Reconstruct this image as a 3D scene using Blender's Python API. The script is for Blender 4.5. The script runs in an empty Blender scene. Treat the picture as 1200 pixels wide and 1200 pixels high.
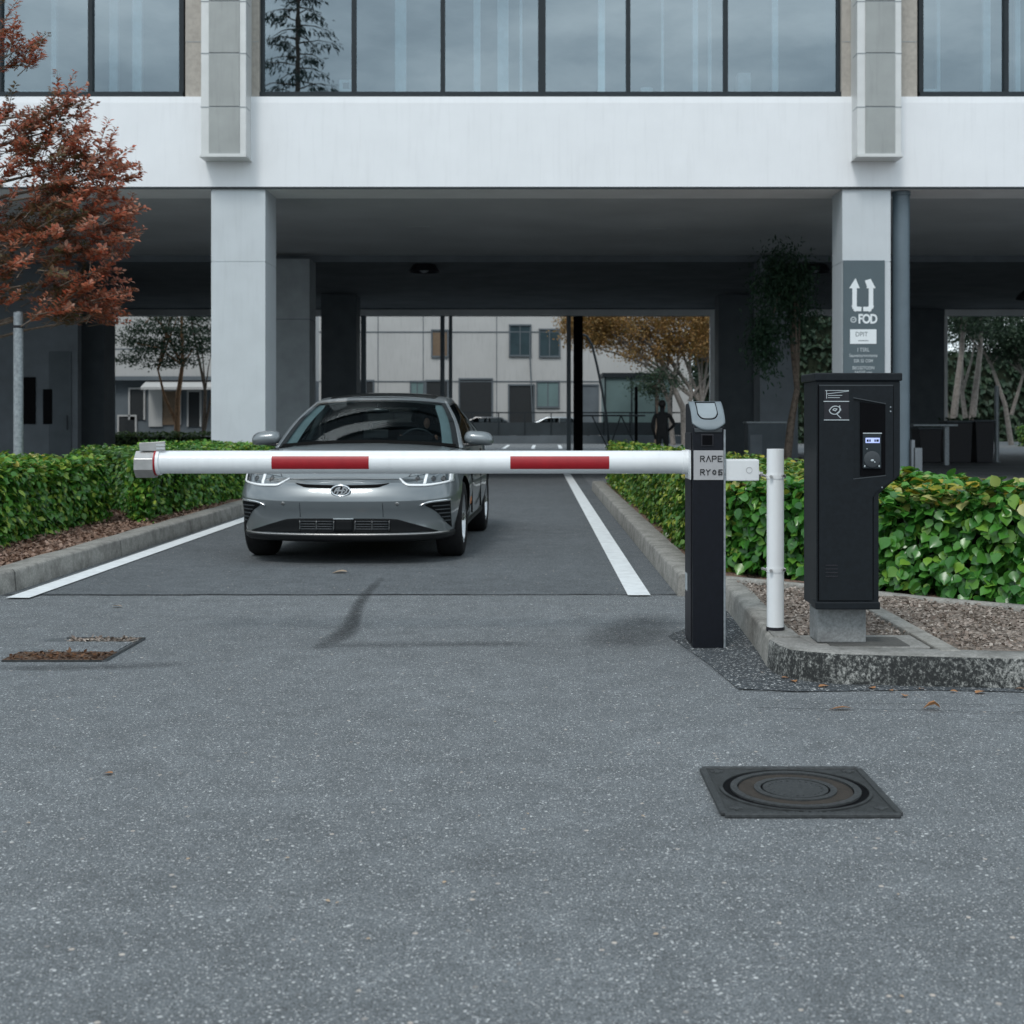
import bpy, bmesh, math, random
import numpy as np
from mathutils import Vector, Matrix
from mathutils.bvhtree import BVHTree
random.seed(7); rng = np.random.default_rng(7)
R = math.radians; PI = math.pi
scene = bpy.context.scene
COL = scene.collection
F, CX, CY, H = 1557.0, 626.0, 491.0, 1.30
def at(px, py, Y):
    return Vector(((px-CX)/F*Y, Y, H-(py-CY)/F*Y))
def gx(px, Y): return (px-CX)/F*Y
def gz(py, Y): return H-(py-CY)/F*Y

# ------------------------------------------------------------------ materials
def nmat(name):
    m = bpy.data.materials.new(name); m.use_nodes = True
    nt = m.node_tree
    return m, nt, nt.nodes['Principled BSDF'], nt.nodes['Material Output']
def N(nt, t, **kw):
    n = nt.nodes.new(t)
    for k, v in kw.items():
        if k.startswith('i_'):
            key = k[2:]
            key = int(key) if key.isdigit() else key.replace('_', ' ')
            n.inputs[key].default_value = v
        else: setattr(n, k, v)
    return n
def ramp(nt, stops, interp='LINEAR'):
    r = nt.nodes.new('ShaderNodeValToRGB'); r.color_ramp.interpolation = interp
    e = r.color_ramp.elements
    while len(e) < len(stops): e.new(0.5)
    for i, (p, c) in enumerate(stops):
        e[i].position = p
        e[i].color = (c, c, c, 1) if isinstance(c, (int, float)) else (*c, 1)
    return r
def coords(nt, scale=(1, 1, 1)):
    t = N(nt, 'ShaderNodeTexCoord'); mp = N(nt, 'ShaderNodeMapping')
    mp.inputs['Scale'].default_value = scale
    nt.links.new(t.outputs['Object'], mp.inputs['Vector'])
    return mp.outputs['Vector']
def noise(nt, vec, scale, detail=4, rough=.55):
    n = N(nt, 'ShaderNodeTexNoise'); n.inputs['Scale'].default_value = scale
    n.inputs['Detail'].default_value = detail; n.inputs['Roughness'].default_value = rough
    if vec is not None: nt.links.new(vec, n.inputs['Vector'])
    return n.outputs['Fac']
def mixc(nt, fac, a, b, mode='MIX'):
    m = N(nt, 'ShaderNodeMix', data_type='RGBA', blend_type=mode)
    for sock, v in ((m.inputs[0], fac), (m.inputs[6], a), (m.inputs[7], b)):
        if hasattr(v, 'is_linked') or isinstance(v, bpy.types.NodeSocket): nt.links.new(v, sock)
        elif isinstance(v, (int, float)): sock.default_value = v
        else: sock.default_value = (*v, 1)
    return m.outputs[2]
def bump(nt, h, strength, dist, bs):
    b = N(nt, 'ShaderNodeBump'); b.inputs['Strength'].default_value = strength
    b.inputs['Distance'].default_value = dist
    nt.links.new(h, b.inputs['Height']); nt.links.new(b.outputs[0], bs.inputs['Normal'])
def plain(name, col, rough=.5, metal=0, var=.12, nscale=6, coat=0, spec=.5, bmp=0, dirt=0):
    m, nt, bs, o = nmat(name)
    v = coords(nt); f = noise(nt, v, nscale, 5)
    lo = tuple(c*(1-var) for c in col); hi = tuple(min(1, c*(1+var)) for c in col)
    r = ramp(nt, [(.3, lo), (.7, hi)]); nt.links.new(f, r.inputs[0]); c = r.outputs[0]
    if dirt:
        v2 = coords(nt, (9, 9, .7)); f2 = noise(nt, v2, 1.3, 6)
        r2 = ramp(nt, [(.52, 0.0), (.75, dirt)]); nt.links.new(f2, r2.inputs[0])
        c = mixc(nt, r2.outputs[0], c, tuple(x*.45 for x in col))
    nt.links.new(c, bs.inputs['Base Color'])
    bs.inputs['Roughness'].default_value = rough; bs.inputs['Metallic'].default_value = metal
    bs.inputs['Coat Weight'].default_value = coat; bs.inputs['Coat Roughness'].default_value = .04
    bs.inputs['Specular IOR Level'].default_value = spec
    if bmp: bump(nt, noise(nt, v, nscale*12, 3), bmp, .004, bs)
    return m
def emit(name, col, s):
    m, nt, bs, o = nmat(name)
    bs.inputs['Emission Color'].default_value = (*col, 1); bs.inputs['Emission Strength'].default_value = s
    bs.inputs['Base Color'].default_value = (*col, 1)
    return m
def glassy(name, tint, refl, rough=.0, wav=0, fk=.7, gcol=(.80, .93, 1)):
    m, nt, bs, o = nmat(name)
    tr = N(nt, 'ShaderNodeBsdfTransparent'); tr.inputs[0].default_value = (*tint, 1)
    gl = N(nt, 'ShaderNodeBsdfGlossy'); gl.inputs['Roughness'].default_value = rough
    gl.inputs['Color'].default_value = (*gcol, 1)
    fr = N(nt, 'ShaderNodeLayerWeight'); fr.inputs['Blend'].default_value = .25
    ma = N(nt, 'ShaderNodeMath', operation='MULTIPLY_ADD'); ma.inputs[1].default_value = fk; ma.inputs[2].default_value = refl
    ma.use_clamp = True
    nt.links.new(fr.outputs['Fresnel'], ma.inputs[0])
    mx = N(nt, 'ShaderNodeMixShader')
    nt.links.new(ma.outputs[0], mx.inputs[0]); nt.links.new(tr.outputs[0], mx.inputs[1]); nt.links.new(gl.outputs[0], mx.inputs[2])
    if wav:
        b = N(nt, 'ShaderNodeBump'); b.inputs['Strength'].default_value = wav; b.inputs['Distance'].default_value = .02
        nt.links.new(noise(nt, coords(nt), 1.1, 2), b.inputs['Height']); nt.links.new(b.outputs[0], gl.inputs['Normal'])
    nt.links.new(mx.outputs[0], o.inputs[0])
    return m
def leafmat(name, cols, rough=.42, transl=.25, spec=.5):
    m, nt, bs, o = nmat(name)
    g = N(nt, 'ShaderNodeNewGeometry')
    r = ramp(nt, [(i/max(1, len(cols)-1), c) for i, c in enumerate(cols)])
    nt.links.new(g.outputs['Random Per Island'], r.inputs[0])
    nt.links.new(r.outputs[0], bs.inputs['Base Color']); bs.inputs['Roughness'].default_value = rough
    bs.inputs['Specular IOR Level'].default_value = spec
    t = N(nt, 'ShaderNodeBsdfTranslucent'); nt.links.new(r.outputs[0], t.inputs[0])
    mx = N(nt, 'ShaderNodeMixShader'); mx.inputs[0].default_value = transl
    nt.links.new(bs.outputs[0], mx.inputs[1]); nt.links.new(t.outputs[0], mx.inputs[2]); nt.links.new(mx.outputs[0], o.inputs[0])
    return m
def asphalt(name, base, speck, amount, fine=120, patch=.25, spec=.35):
    m, nt, bs, o = nmat(name)
    v = coords(nt)
    big = noise(nt, v, .55, 5); mid = noise(nt, v, 5, 6, .65); fin = noise(nt, v, fine*.9, 3, .7)
    r1 = ramp(nt, [(.3, tuple(c*(1-patch) for c in base)), (.7, tuple(c*(1+patch) for c in base))]); nt.links.new(big, r1.inputs[0])
    r2 = ramp(nt, [(.3, .80), (.7, 1.16)]); nt.links.new(mid, r2.inputs[0])
    c = mixc(nt, 1.0, r1.outputs[0], r2.outputs[0], 'MULTIPLY')
    fin2 = noise(nt, v, 46, 4, .6); r4 = ramp(nt, [(.34, .78), (.66, 1.20)]); nt.links.new(fin2, r4.inputs[0])
    c = mixc(nt, 1.0, c, r4.outputs[0], 'MULTIPLY')
    r3 = ramp(nt, [(.32, .34), (.5, .95), (.68, 1.9)]); nt.links.new(fin, r3.inputs[0])
    c = mixc(nt, 1.0, c, r3.outputs[0], 'MULTIPLY')
    def specks(scale, thr, size, col, c):
        vo = N(nt, 'ShaderNodeTexVoronoi'); vo.inputs['Scale'].default_value = scale; nt.links.new(v, vo.inputs['Vector'])
        sep = N(nt, 'ShaderNodeSeparateColor'); nt.links.new(vo.outputs['Color'], sep.inputs[0])
        a = N(nt, 'ShaderNodeMath', operation='GREATER_THAN'); a.inputs[1].default_value = thr; nt.links.new(sep.outputs[0], a.inputs[0])
        d = N(nt, 'ShaderNodeMath', operation='LESS_THAN'); d.inputs[1].default_value = size; nt.links.new(vo.outputs['Distance'], d.inputs[0])
        k = N(nt, 'ShaderNodeMath', operation='MULTIPLY'); nt.links.new(a.outputs[0], k.inputs[0]); nt.links.new(d.outputs[0], k.inputs[1])
        k2 = N(nt, 'ShaderNodeMath', operation='MULTIPLY'); nt.links.new(k.outputs[0], k2.inputs[0]); nt.links.new(sep.outputs[1], k2.inputs[1])
        return mixc(nt, k2.outputs[0], c, col)
    c = specks(fine*1.15, 1-amount*.8, .46, tuple(x*.3 for x in base), c)
    c = specks(fine*1.0, 1-amount, .45, speck, c)
    c = specks(fine*.55, 1-amount*.55, .40, speck, c)
    c = specks(fine*.5, 1-amount*.4, .36, tuple(x*.35 for x in base), c)
    c = specks(fine*.28, 1-amount*.14, .30, tuple(x*1.1 for x in speck), c)
    c = specks(30, .955, .22, (.55, .48, .42), c)
    c = specks(17, .97, .12, (.62, .55, .48), c)
    nt.links.new(c, bs.inputs['Base Color'])
    bs.inputs['Roughness'].default_value = .8; bs.inputs['Specular IOR Level'].default_value = spec
    bump(nt, fin, .55, .006, bs)
    return m
def concrete(name, base, stain=(.03, .03, .03), amt=.5, sc=3., spk=60):
    m, nt, bs, o = nmat(name)
    v = coords(nt)
    a = noise(nt, v, sc, 8, .7); b = noise(nt, v, spk, 4, .7)
    r = ramp(nt, [(.35, tuple(c*.72 for c in base)), (.65, tuple(c*1.15 for c in base))]); nt.links.new(b, r.inputs[0])
    r2 = ramp(nt, [(.45, 0.), (.62, amt)]); nt.links.new(a, r2.inputs[0])
    c = mixc(nt, r2.outputs[0], r.outputs[0], stain)
    nt.links.new(c, bs.inputs['Base Color']); bs.inputs['Roughness'].default_value = .85
    bump(nt, b, .4, .006, bs)
    return m
def lichen(name):
    m, nt, bs, o = nmat(name)
    v = coords(nt); vs = coords(nt, (1, 1, .8))
    a = noise(nt, vs, 60, 8, .75); big = noise(nt, v, 3.2, 4); b = noise(nt, v, 90, 3)
    ad = N(nt, 'ShaderNodeMath', operation='MULTIPLY_ADD'); ad.inputs[1].default_value = .40; nt.links.new(big, ad.inputs[0]); nt.links.new(a, ad.inputs[2])
    r = ramp(nt, [(.66, (.02, .022, .022)), (.73, (.10, .105, .10)), (.84, (.36, .36, .34))]); nt.links.new(ad.outputs[0], r.inputs[0])
    r2 = ramp(nt, [(.3, .7), (.7, 1.25)]); nt.links.new(b, r2.inputs[0])
    c = mixc(nt, 1., r.outputs[0], r2.outputs[0], 'MULTIPLY')
    nt.links.new(c, bs.inputs['Base Color']); bs.inputs['Roughness'].default_value = .9
    bump(nt, a, .5, .01, bs)
    return m
def chips(name, cols, scale):
    m, nt, bs, o = nmat(name)
    v = coords(nt)
    vo = N(nt, 'ShaderNodeTexVoronoi'); vo.inputs['Scale'].default_value = scale; nt.links.new(v, vo.inputs['Vector'])
    sep = N(nt, 'ShaderNodeSeparateColor'); nt.links.new(vo.outputs['Color'], sep.inputs[0])
    r = ramp(nt, [(i/(len(cols)-1), c) for i, c in enumerate(cols)]); nt.links.new(sep.outputs[0], r.inputs[0])
    nt.links.new(r.outputs[0], bs.inputs['Base Color']); bs.inputs['Roughness'].default_value = .9
    bump(nt, vo.outputs['Distance'], .8, .02, bs)
    return m

M = {}
M['forecourt'] = asphalt('forecourt asphalt', (.140, .152, .160), (.60, .605, .60), .17, 180, .10)
M['lane'] = asphalt('lane asphalt', (.106, .117, .125), (.26, .27, .275), .10, 150, .10)
M['patch'] = asphalt('patch asphalt', (.058, .066, .073), (.62, .63, .62), .24, 100, .12)
M['linepaint'] = plain('road line paint', (.74, .77, .78), .7, 0, .10, 9, dirt=.3)
M['kerb'] = concrete('kerb concrete', (.31, .30, .275), (.10, .095, .085), .6, 6)
M['kerblichen'] = lichen('lichen kerb concrete')
M['slab'] = concrete('pale slab concrete', (.27, .265, .25), (.09, .09, .08), .6, 5)
M['slabdark'] = concrete('dark concrete', (.09, .088, .082), (.04, .04, .04), .5, 6)
M['pier'] = concrete('pier concrete', (.25, .26, .26), (.10, .10, .10), .7, 3)
M['gravel'] = chips('brown gravel', [(.05, .04, .032), (.17, .13, .105), (.30, .25, .21), (.11, .085, .07), (.42, .36, .31)], 52)
M['mulch'] = chips('bark mulch', [(.05, .03, .022), (.19, .11, .08), (.30, .20, .15), (.11, .065, .045)], 40)
M['fascia'] = plain('white render', (.80, .82, .84), .65, 0, .025, 1.5, dirt=.10)
M['column'] = plain('white column render', (.53, .57, .595), .6, 0, .04, 2, dirt=.12)
M['stone'] = plain('beige stone', (.40, .37, .33), .8, 0, .12, 14)
M['cladding'] = plain('brushed metal cladding', (.33, .345, .335), .45, .25, .10, 1.6, dirt=.25)
M['cladedge'] = plain('bright cladding edge', (.62, .63, .62), .4, .2, .06, 3)
M['frame'] = plain('dark blue grey frame', (.020, .027, .032), .5, 0, .1, 8, spec=.25)
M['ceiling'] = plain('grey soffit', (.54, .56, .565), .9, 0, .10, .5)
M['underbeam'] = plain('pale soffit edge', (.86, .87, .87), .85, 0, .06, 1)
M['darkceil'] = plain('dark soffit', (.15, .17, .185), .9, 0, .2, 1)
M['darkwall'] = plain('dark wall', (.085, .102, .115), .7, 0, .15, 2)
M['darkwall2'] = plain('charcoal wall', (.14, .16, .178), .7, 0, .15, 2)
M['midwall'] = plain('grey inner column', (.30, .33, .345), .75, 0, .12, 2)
M['pipe'] = plain('blue grey pipe paint', (.105, .142, .168), .4, 0, .08, 3)
M['glass'] = glassy('office glass', (.50, .63, .68), .27, .0, .05)
M['office'] = plain('office wall', (.10, .13, .15), .8)
M['officepost'] = plain('office post', (.80, .84, .85), .6)
M['white'] = plain('white paint', (.78, .80, .81), .35, 0, .03, 4, dirt=.12)
M['boomwhite'] = plain('boom white enamel', (.80, .82, .83), .3, 0, .02, 3, coat=.3, dirt=.16)
M['red'] = plain('red reflective tape', (.32, .006, .013), .42, 0, .08, 20)
M['metal'] = plain('brushed aluminium', (.48, .47, .46), .32, .9, .15, 12)
M['blackbox'] = plain('black powder coat', (.006, .0075, .012), .42, 0, .2, 30, bmp=.08, spec=.22)
M['blackside'] = plain('charcoal side panel', (.022, .022, .027), .4, 0, .15, 20, spec=.22)
M['termblack'] = plain('terminal charcoal paint', (.0075, .0105, .0135), .5, 0, .2, 40, bmp=.12, spec=.22)
M['black'] = plain('black recess', (.004, .004, .005), .5, spec=.05)
M['lidgrey'] = plain('grey lid plastic', (.17, .205, .225), .38, 0, .06, 10)
M['flapgrey'] = plain('grey flap plastic', (.25, .29, .31), .38, 0, .06, 10)
M['lidgroove'] = plain('dark lid groove', (.035, .042, .048), .5)
M['labelgrey'] = plain('label grey', (.40, .40, .41), .6, 0, .04, 8, dirt=.2)
M['ink'] = plain('black lettering', (.008, .008, .009), .6)
M['palemark'] = plain('pale mark', (.45, .50, .52), .5)
M['signgrey'] = plain('sign blue grey', (.075, .105, .12), .5, 0, .05, 3)
M['signwhite'] = plain('sign white', (.72, .77, .79), .5, 0, .03, 5)
M['screen'] = emit('lit screen', (.35, .42, .75), .55)
M['iron'] = plain('cast iron', (.030, .033, .034), .6, .1, .35, 40, bmp=.3)
M['ironrust'] = plain('rusty ring', (.032, .025, .019), .75, .1, .4, 40, bmp=.3)
M['ironmid'] = plain('worn cast iron', (.050, .054, .056), .5, .3, .35, 60, bmp=.35)
M['litter'] = chips('leaf litter', [(.02, .012, .008), (.08, .04, .025), (.16, .10, .06), (.04, .02, .014)], 60)
M['grit'] = chips('grit', [(.1, .1, .09), (.3, .29, .27), (.06, .05, .045), (.4, .39, .36)], 70)
M['paint'] = plain('grey metallic car paint', (.175, .197, .208), .31, .45, .03, 2, coat=.8)
M['carblack'] = plain('car black plastic', (.012, .013, .014), .45, 0, .1, 20, spec=.22)
M['grille'] = plain('grille black', (.008, .009, .010), .6, 0, .1, 20, spec=.08)
M['cargloss'] = plain('car gloss black', (.008, .009, .01), .12, 0, .1, 5, coat=.6)
M['well'] = plain('wheel well', (.006, .006, .006), .9, spec=.05)
M['tyre'] = plain('tyre rubber', (.014, .014, .015), .8, 0, .2, 30, bmp=.2, spec=.22)
M['rim'] = plain('alloy', (.55, .56, .57), .25, .9, .06, 8)
M['chrome'] = plain('chrome', (.78, .80, .82), .12, .95, .02, 5)
M['lampwhite'] = plain('lamp white strip', (.85, .87, .88), .2, 0, .02, 5, coat=.8)
M['lampglass'] = plain('lamp lens', (.10, .12, .13), .12, .5, .25, 18, coat=1)
M['carglass'] = glassy('car glass', (.44, .51, .52), .03, .0, fk=.15)
M['carglassdark'] = glassy('tinted side glass', (.12, .13, .13), .04, .0, fk=.3)
M['seat'] = plain('dark seat', (.010, .010, .011), .8)
M['dash'] = plain('dash grey', (.012, .013, .014), .9, spec=.03)
M['litterleaf'] = leafmat('drain litter', [(.05, .025, .015), (.11, .055, .03), (.18, .10, .06), (.03, .018, .012)], .9, 0, .1)
M['liner'] = plain('headliner', (.34, .41, .42), .9)
M['skin'] = plain('skin', (.50, .27, .19), .55, 0, .08, 20)
M['darkcloth'] = plain('dark clothing', (.010, .011, .012), .85, 0, .2, 10)
M['hair'] = plain('dark hair', (.008, .007, .006), .7)
M['amber'] = plain('amber reflector', (.45, .13, .02), .3)
M['redlens'] = plain('red reflector', (.35, .01, .01), .3)
M['bark'] = concrete('bark', (.17, .13, .10), (.05, .04, .03), .8, 12)
M['palebark'] = concrete('pale bark', (.33, .30, .27), (.12, .10, .09), .6, 8)
M['orangebark'] = concrete('orange bark', (.30, .17, .09), (.10, .06, .04), .6, 8)
M['galv'] = plain('galvanised post', (.27, .30, .32), .5, .4, .3, 30)
M['hedgecore'] = plain('hedge inner twigs', (.012, .02, .008), .95, 0, .4, 12)
M['leafnear'] = leafmat('hedge leaf broad', [(.022, .10, .020), (.055, .20, .03), (.032, .135, .025), (.10, .28, .04), (.06, .22, .034), (.20, .38, .05)], .25, .2)
M['leafside'] = leafmat('hedge leaf', [(.028, .11, .020), (.06, .19, .03), (.11, .29, .04), (.04, .15, .027), (.20, .37, .05), (.33, .42, .07)], .28, .2)
M['leafmix'] = leafmat('hedge leaf mixed', [(.028, .10, .018), (.065, .18, .026), (.12, .25, .035), (.04, .13, .024), (.22, .33, .045), (.33, .35, .045)], .3, .2)
M['leafyellow'] = leafmat('new yellow hedge leaf', [(.34, .38, .05), (.48, .36, .04), (.26, .34, .05), (.52, .50, .20), (.20, .30, .05)], .4, .3)
M['leaffar'] = leafmat('far hedge leaf', [(.02, .06, .012), (.05, .11, .02), (.09, .13, .02)], .6, .2)
M['redleaf'] = leafmat('red leaf', [(.26, .07, .04), (.38, .14, .075), (.55, .12, .06), (.24, .11, .055), (.66, .24, .14), (.26, .11, .06), (.66, .38, .28)], .42, .42)
M['oliveleaf'] = leafmat('bronze green leaf', [(.12, .08, .034), (.085, .08, .03), (.17, .09, .045), (.22, .11, .06)], .5, .25)
M['darkleaf'] = leafmat('dark green leaf', [(.016, .042, .022), (.028, .06, .032), (.02, .048, .024), (.04, .075, .036)], .6, .2)
M['orangeleaf'] = leafmat('autumn leaf', [(.34, .19, .055), (.24, .16, .05), (.42, .25, .075), (.28, .14, .045), (.18, .16, .06)], .6, .3)
M['pineleaf'] = leafmat('pine needle', [(.018, .042, .032), (.03, .06, .042), (.022, .05, .036)], .6, .15)
M['drooping'] = leafmat('drooping leaf', [(.014, .045, .022), (.02, .06, .03), (.03, .07, .03)], .6, .2)
M['dryleaf'] = leafmat('dry leaf', [(.36, .14, .04), (.30, .10, .03), (.42, .22, .10), (.33, .17, .07)], .7, .2)
M['paleleaf'] = leafmat('pale dry leaf', [(.55, .42, .30), (.42, .30, .20)], .7, .2)
M['farwhite'] = plain('far white render', (.46, .46, .45), .9, 0, .06, .5, dirt=.25)
M['farglass'] = plain('far window glass', (.045, .07, .08), .15, 0, .3, .6, coat=.3)
M['farteal'] = plain('far teal panel', (.14, .21, .21), .4, 0, .15, .7)
M['farbrown'] = plain('far brown shutter', (.16, .11, .07), .7)
M['fardark'] = plain('far dark opening', (.015, .018, .02), .6)
M['fargrey'] = plain('far grey wall', (.11, .13, .145), .8, 0, .15, 1)
M['fencedark'] = plain('dark fence panel', (.030, .040, .046), .5, 0, .25, 1)
M['tyremark'] = None

# ------------------------------------------------------------------ object helpers
def empty(name, loc=(0, 0, 0), rz=0, parent=None):
    o = bpy.data.objects.new(name, None); o.empty_display_size = .1
    COL.objects.link(o); o.location = loc; o.rotation_euler = (0, 0, rz); o.parent = parent
    return o
def tag(o, label=None, cat=None, group=None, kind=None):
    if label: o['label'] = label
    if cat: o['category'] = cat
    if group: o['group'] = group
    if kind: o['kind'] = kind
    return o
def link(name, me, mats, parent=None, loc=None, smooth=False, bevel=0, segs=2, ang=40):
    for m in (mats if isinstance(mats, (list, tuple)) else [mats]): me.materials.append(m)
    o = bpy.data.objects.new(name, me); COL.objects.link(o); o.parent = parent
    if loc is not None: o.location = loc
    if smooth:
        me.polygons.foreach_set('use_smooth', [True]*len(me.polygons))
        if smooth != 'all':
            try: me.set_sharp_from_angle(angle=R(ang))
            except Exception: pass
    if bevel:
        b = o.modifiers.new('bevel', 'BEVEL'); b.width = bevel; b.segments = segs; b.limit_method = 'ANGLE'; b.angle_limit = R(35)
        b.harden_normals = False
    return o
class MB:
    def __init__(s): s.v = []; s.f = []; s.mi = []; s.cur = 0
    def mat(s, i): s.cur = i; return s
    def add(s, vs, fs):
        b = len(s.v); s.v += [tuple(x) for x in vs]; s.f += [tuple(b+i for i in f) for f in fs]; s.mi += [s.cur]*len(fs); return s
    def box(s, x0, x1, y0, y1, z0, z1):
        x0, x1 = min(x0, x1), max(x0, x1); y0, y1 = min(y0, y1), max(y0, y1); z0, z1 = min(z0, z1), max(z0, z1)
        v = [(x0, y0, z0), (x1, y0, z0), (x1, y1, z0), (x0, y1, z0), (x0, y0, z1), (x1, y0, z1), (x1, y1, z1), (x0, y1, z1)]
        return s.add(v, [(0, 3, 2, 1), (4, 5, 6, 7), (0, 1, 5, 4), (1, 2, 6, 5), (2, 3, 7, 6), (3, 0, 4, 7)])
    def prism(s, poly, a, b, axis='z'):
        n = len(poly)
        def P(p, t):
            if axis == 'z': return (p[0], p[1], t)
            if axis == 'y': return (p[0], t, p[1])
            return (t, p[0], p[1])
        v = [P(p, a) for p in poly]+[P(p, b) for p in poly]
        fs = [tuple(range(n-1, -1, -1)), tuple(range(n, 2*n))]+[(i, (i+1) % n, n+(i+1) % n, n+i) for i in range(n)]
        return s.add(v, fs)
    def tube(s, path, rad, seg=10, cap=True):
        path = [Vector(p) for p in path]; n = len(path)
        rad = rad if isinstance(rad, (list, tuple)) else [rad]*n
        up = Vector((0, 0, 1)); vs = []; prev = None
        for i, p in enumerate(path):
            d = (path[min(i+1, n-1)]-path[max(i-1, 0)]).normalized()
            if prev is None:
                ref = up if abs(d.z) < .9 else Vector((1, 0, 0)); a = d.cross(ref).normalized()
            else: a = (prev-d*prev.dot(d)).normalized()
            prev = a; b = d.cross(a)
            for k in range(seg):
                t = 2*PI*k/seg; vs.append(p+(a*math.cos(t)+b*math.sin(t))*rad[i])
        fs = []
        for i in range(n-1):
            for k in range(seg): fs.append((i*seg+k, i*seg+(k+1) % seg, (i+1)*seg+(k+1) % seg, (i+1)*seg+k))
        if cap: fs += [tuple(range(seg-1, -1, -1)), tuple(range((n-1)*seg, n*seg))]
        return s.add(vs, fs)
    def lathe(s, prof, seg=32, c=(0, 0, 0), axis='z'):
        vs = []; n = len(prof)
        for k in range(seg):
            t = 2*PI*k/seg
            for (r, h) in prof:
                a, b = r*math.cos(t), r*math.sin(t)
                p = (a, b, h) if axis == 'z' else ((a, h, b) if axis == 'y' else (h, a, b))
                vs.append((c[0]+p[0], c[1]+p[1], c[2]+p[2]))
        fs = [(k*n+i, ((k+1) % seg)*n+i, ((k+1) % seg)*n+i+1, k*n+i+1) for k in range(seg) for i in range(n-1)]
        return s.add(vs, fs)
    def ell(s, c, r, seg=20, rings=12):
        vs = []; fs = []
        for i in range(rings+1):
            ph = PI*i/rings
            for k in range(seg):
                t = 2*PI*k/seg
                vs.append((c[0]+r[0]*math.sin(ph)*math.cos(t), c[1]+r[1]*math.sin(ph)*math.sin(t), c[2]+r[2]*math.cos(ph)))
        for i in range(rings):
            for k in range(seg): fs.append((i*seg+k, (i+1)*seg+k, (i+1)*seg+(k+1) % seg, i*seg+(k+1) % seg))
        return s.add(vs, fs)
    def mesh(s, name, fix=True):
        me = bpy.data.meshes.new(name); me.from_pydata(s.v, [], s.f)
        me.polygons.foreach_set('material_index', s.mi)
        if fix:
            bm = bmesh.new(); bm.from_mesh(me)
            bmesh.ops.remove_doubles(bm, verts=bm.verts, dist=1e-6)
            bmesh.ops.recalc_face_normals(bm, faces=bm.faces); bm.to_mesh(me); bm.free()
        me.update(); return me
    def build(s, name, mats, parent=None, **kw): return link(name, s.mesh(name), mats, parent, **kw)
def npmesh(name, verts, faces_flat, loop_tot, mats, parent=None, mi=None, smooth=False):
    me = bpy.data.meshes.new(name)
    me.vertices.add(len(verts)); me.vertices.foreach_set('co', np.asarray(verts, np.float32).ravel())
    me.loops.add(len(faces_flat)); me.loops.foreach_set('vertex_index', np.asarray(faces_flat, np.int32))
    tot = np.asarray(loop_tot, np.int32); st = np.concatenate([[0], np.cumsum(tot)[:-1]]).astype(np.int32)
    me.polygons.add(len(tot)); me.polygons.foreach_set('loop_start', st); me.polygons.foreach_set('loop_total', tot)
    if mi is not None: me.polygons.foreach_set('material_index', np.asarray(mi, np.int32))
    me.update(calc_edges=True); me.validate()
    return link(name, me, mats, parent, smooth='all' if smooth else False)
def text_mesh(s, size, name='lettering', bold=0.0, align='CENTER', sx=1.0, space=1.0):
    cu = bpy.data.curves.new(name, 'FONT'); cu.body = s; cu.size = size; cu.align_x = align; cu.align_y = 'CENTER'
    cu.offset = bold; cu.extrude = .001; cu.space_character = space; cu.resolution_u = 3
    o = bpy.data.objects.new(name, cu); COL.objects.link(o)
    dg = bpy.context.evaluated_depsgraph_get(); me = bpy.data.meshes.new_from_object(o.evaluated_get(dg))
    bpy.data.objects.remove(o); bpy.data.curves.remove(cu)
    # text lies in XY -> stand it up facing -Y
    for v in me.vertices: v.co = (v.co.x*sx, -v.co.z, v.co.y)
    me.name = name; me.materials.clear(); return me
def letters(s, size, c, m, parent, name='lettering', **kw):
    return link(name, text_mesh(s, size, name, **kw), m, parent, loc=c)
def stroke(pts, w):
    """flat 2D polyline of width w as quads (x,z)"""
    out = []
    for (a, b) in zip(pts[:-1], pts[1:]):
        a = Vector(a); b = Vector(b); d = (b-a).normalized(); n = Vector((-d.y, d.x))*w/2; e = d*w*.5
        out.append([tuple(a-e+n), tuple(a-e-n), tuple(b+e-n), tuple(b+e+n)])
    return out
def unit(a): return a/np.maximum(np.linalg.norm(a, axis=1, keepdims=True), 1e-9)
LEAF_V = np.array([(0, 0, 0), (-.23, .10, .04), (-.42, .36, .07), (-.36, .66, .05), (-.17, .88, -.02), (0, 1.06, -.13), (.17, .88, -.02), (.36, .66, .05), (.42, .36, .07), (.23, .10, .04), (0, .34, -.03), (0, .68, -.04)])
LEAF_F = [(0, 10, 2, 1), (10, 11, 3, 2), (11, 5, 4, 3), (0, 9, 8, 10), (10, 8, 7, 11), (11, 7, 6, 5)]
LEAF2_V = np.array([(0, 0, 0), (-.26, .5, .06), (0, 1, -.08), (.26, .5, .06)]); LEAF2_F = [(0, 3, 2, 1)]
LEAF3_V = np.array([(0, 0, 0), (-.30, .45, .08), (0, .5, -.04), (.30, .45, .08), (0, 1, -.05)]); LEAF3_F = [(0, 2, 1), (0, 3, 2), (2, 4, 1), (2, 3, 4)]
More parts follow.
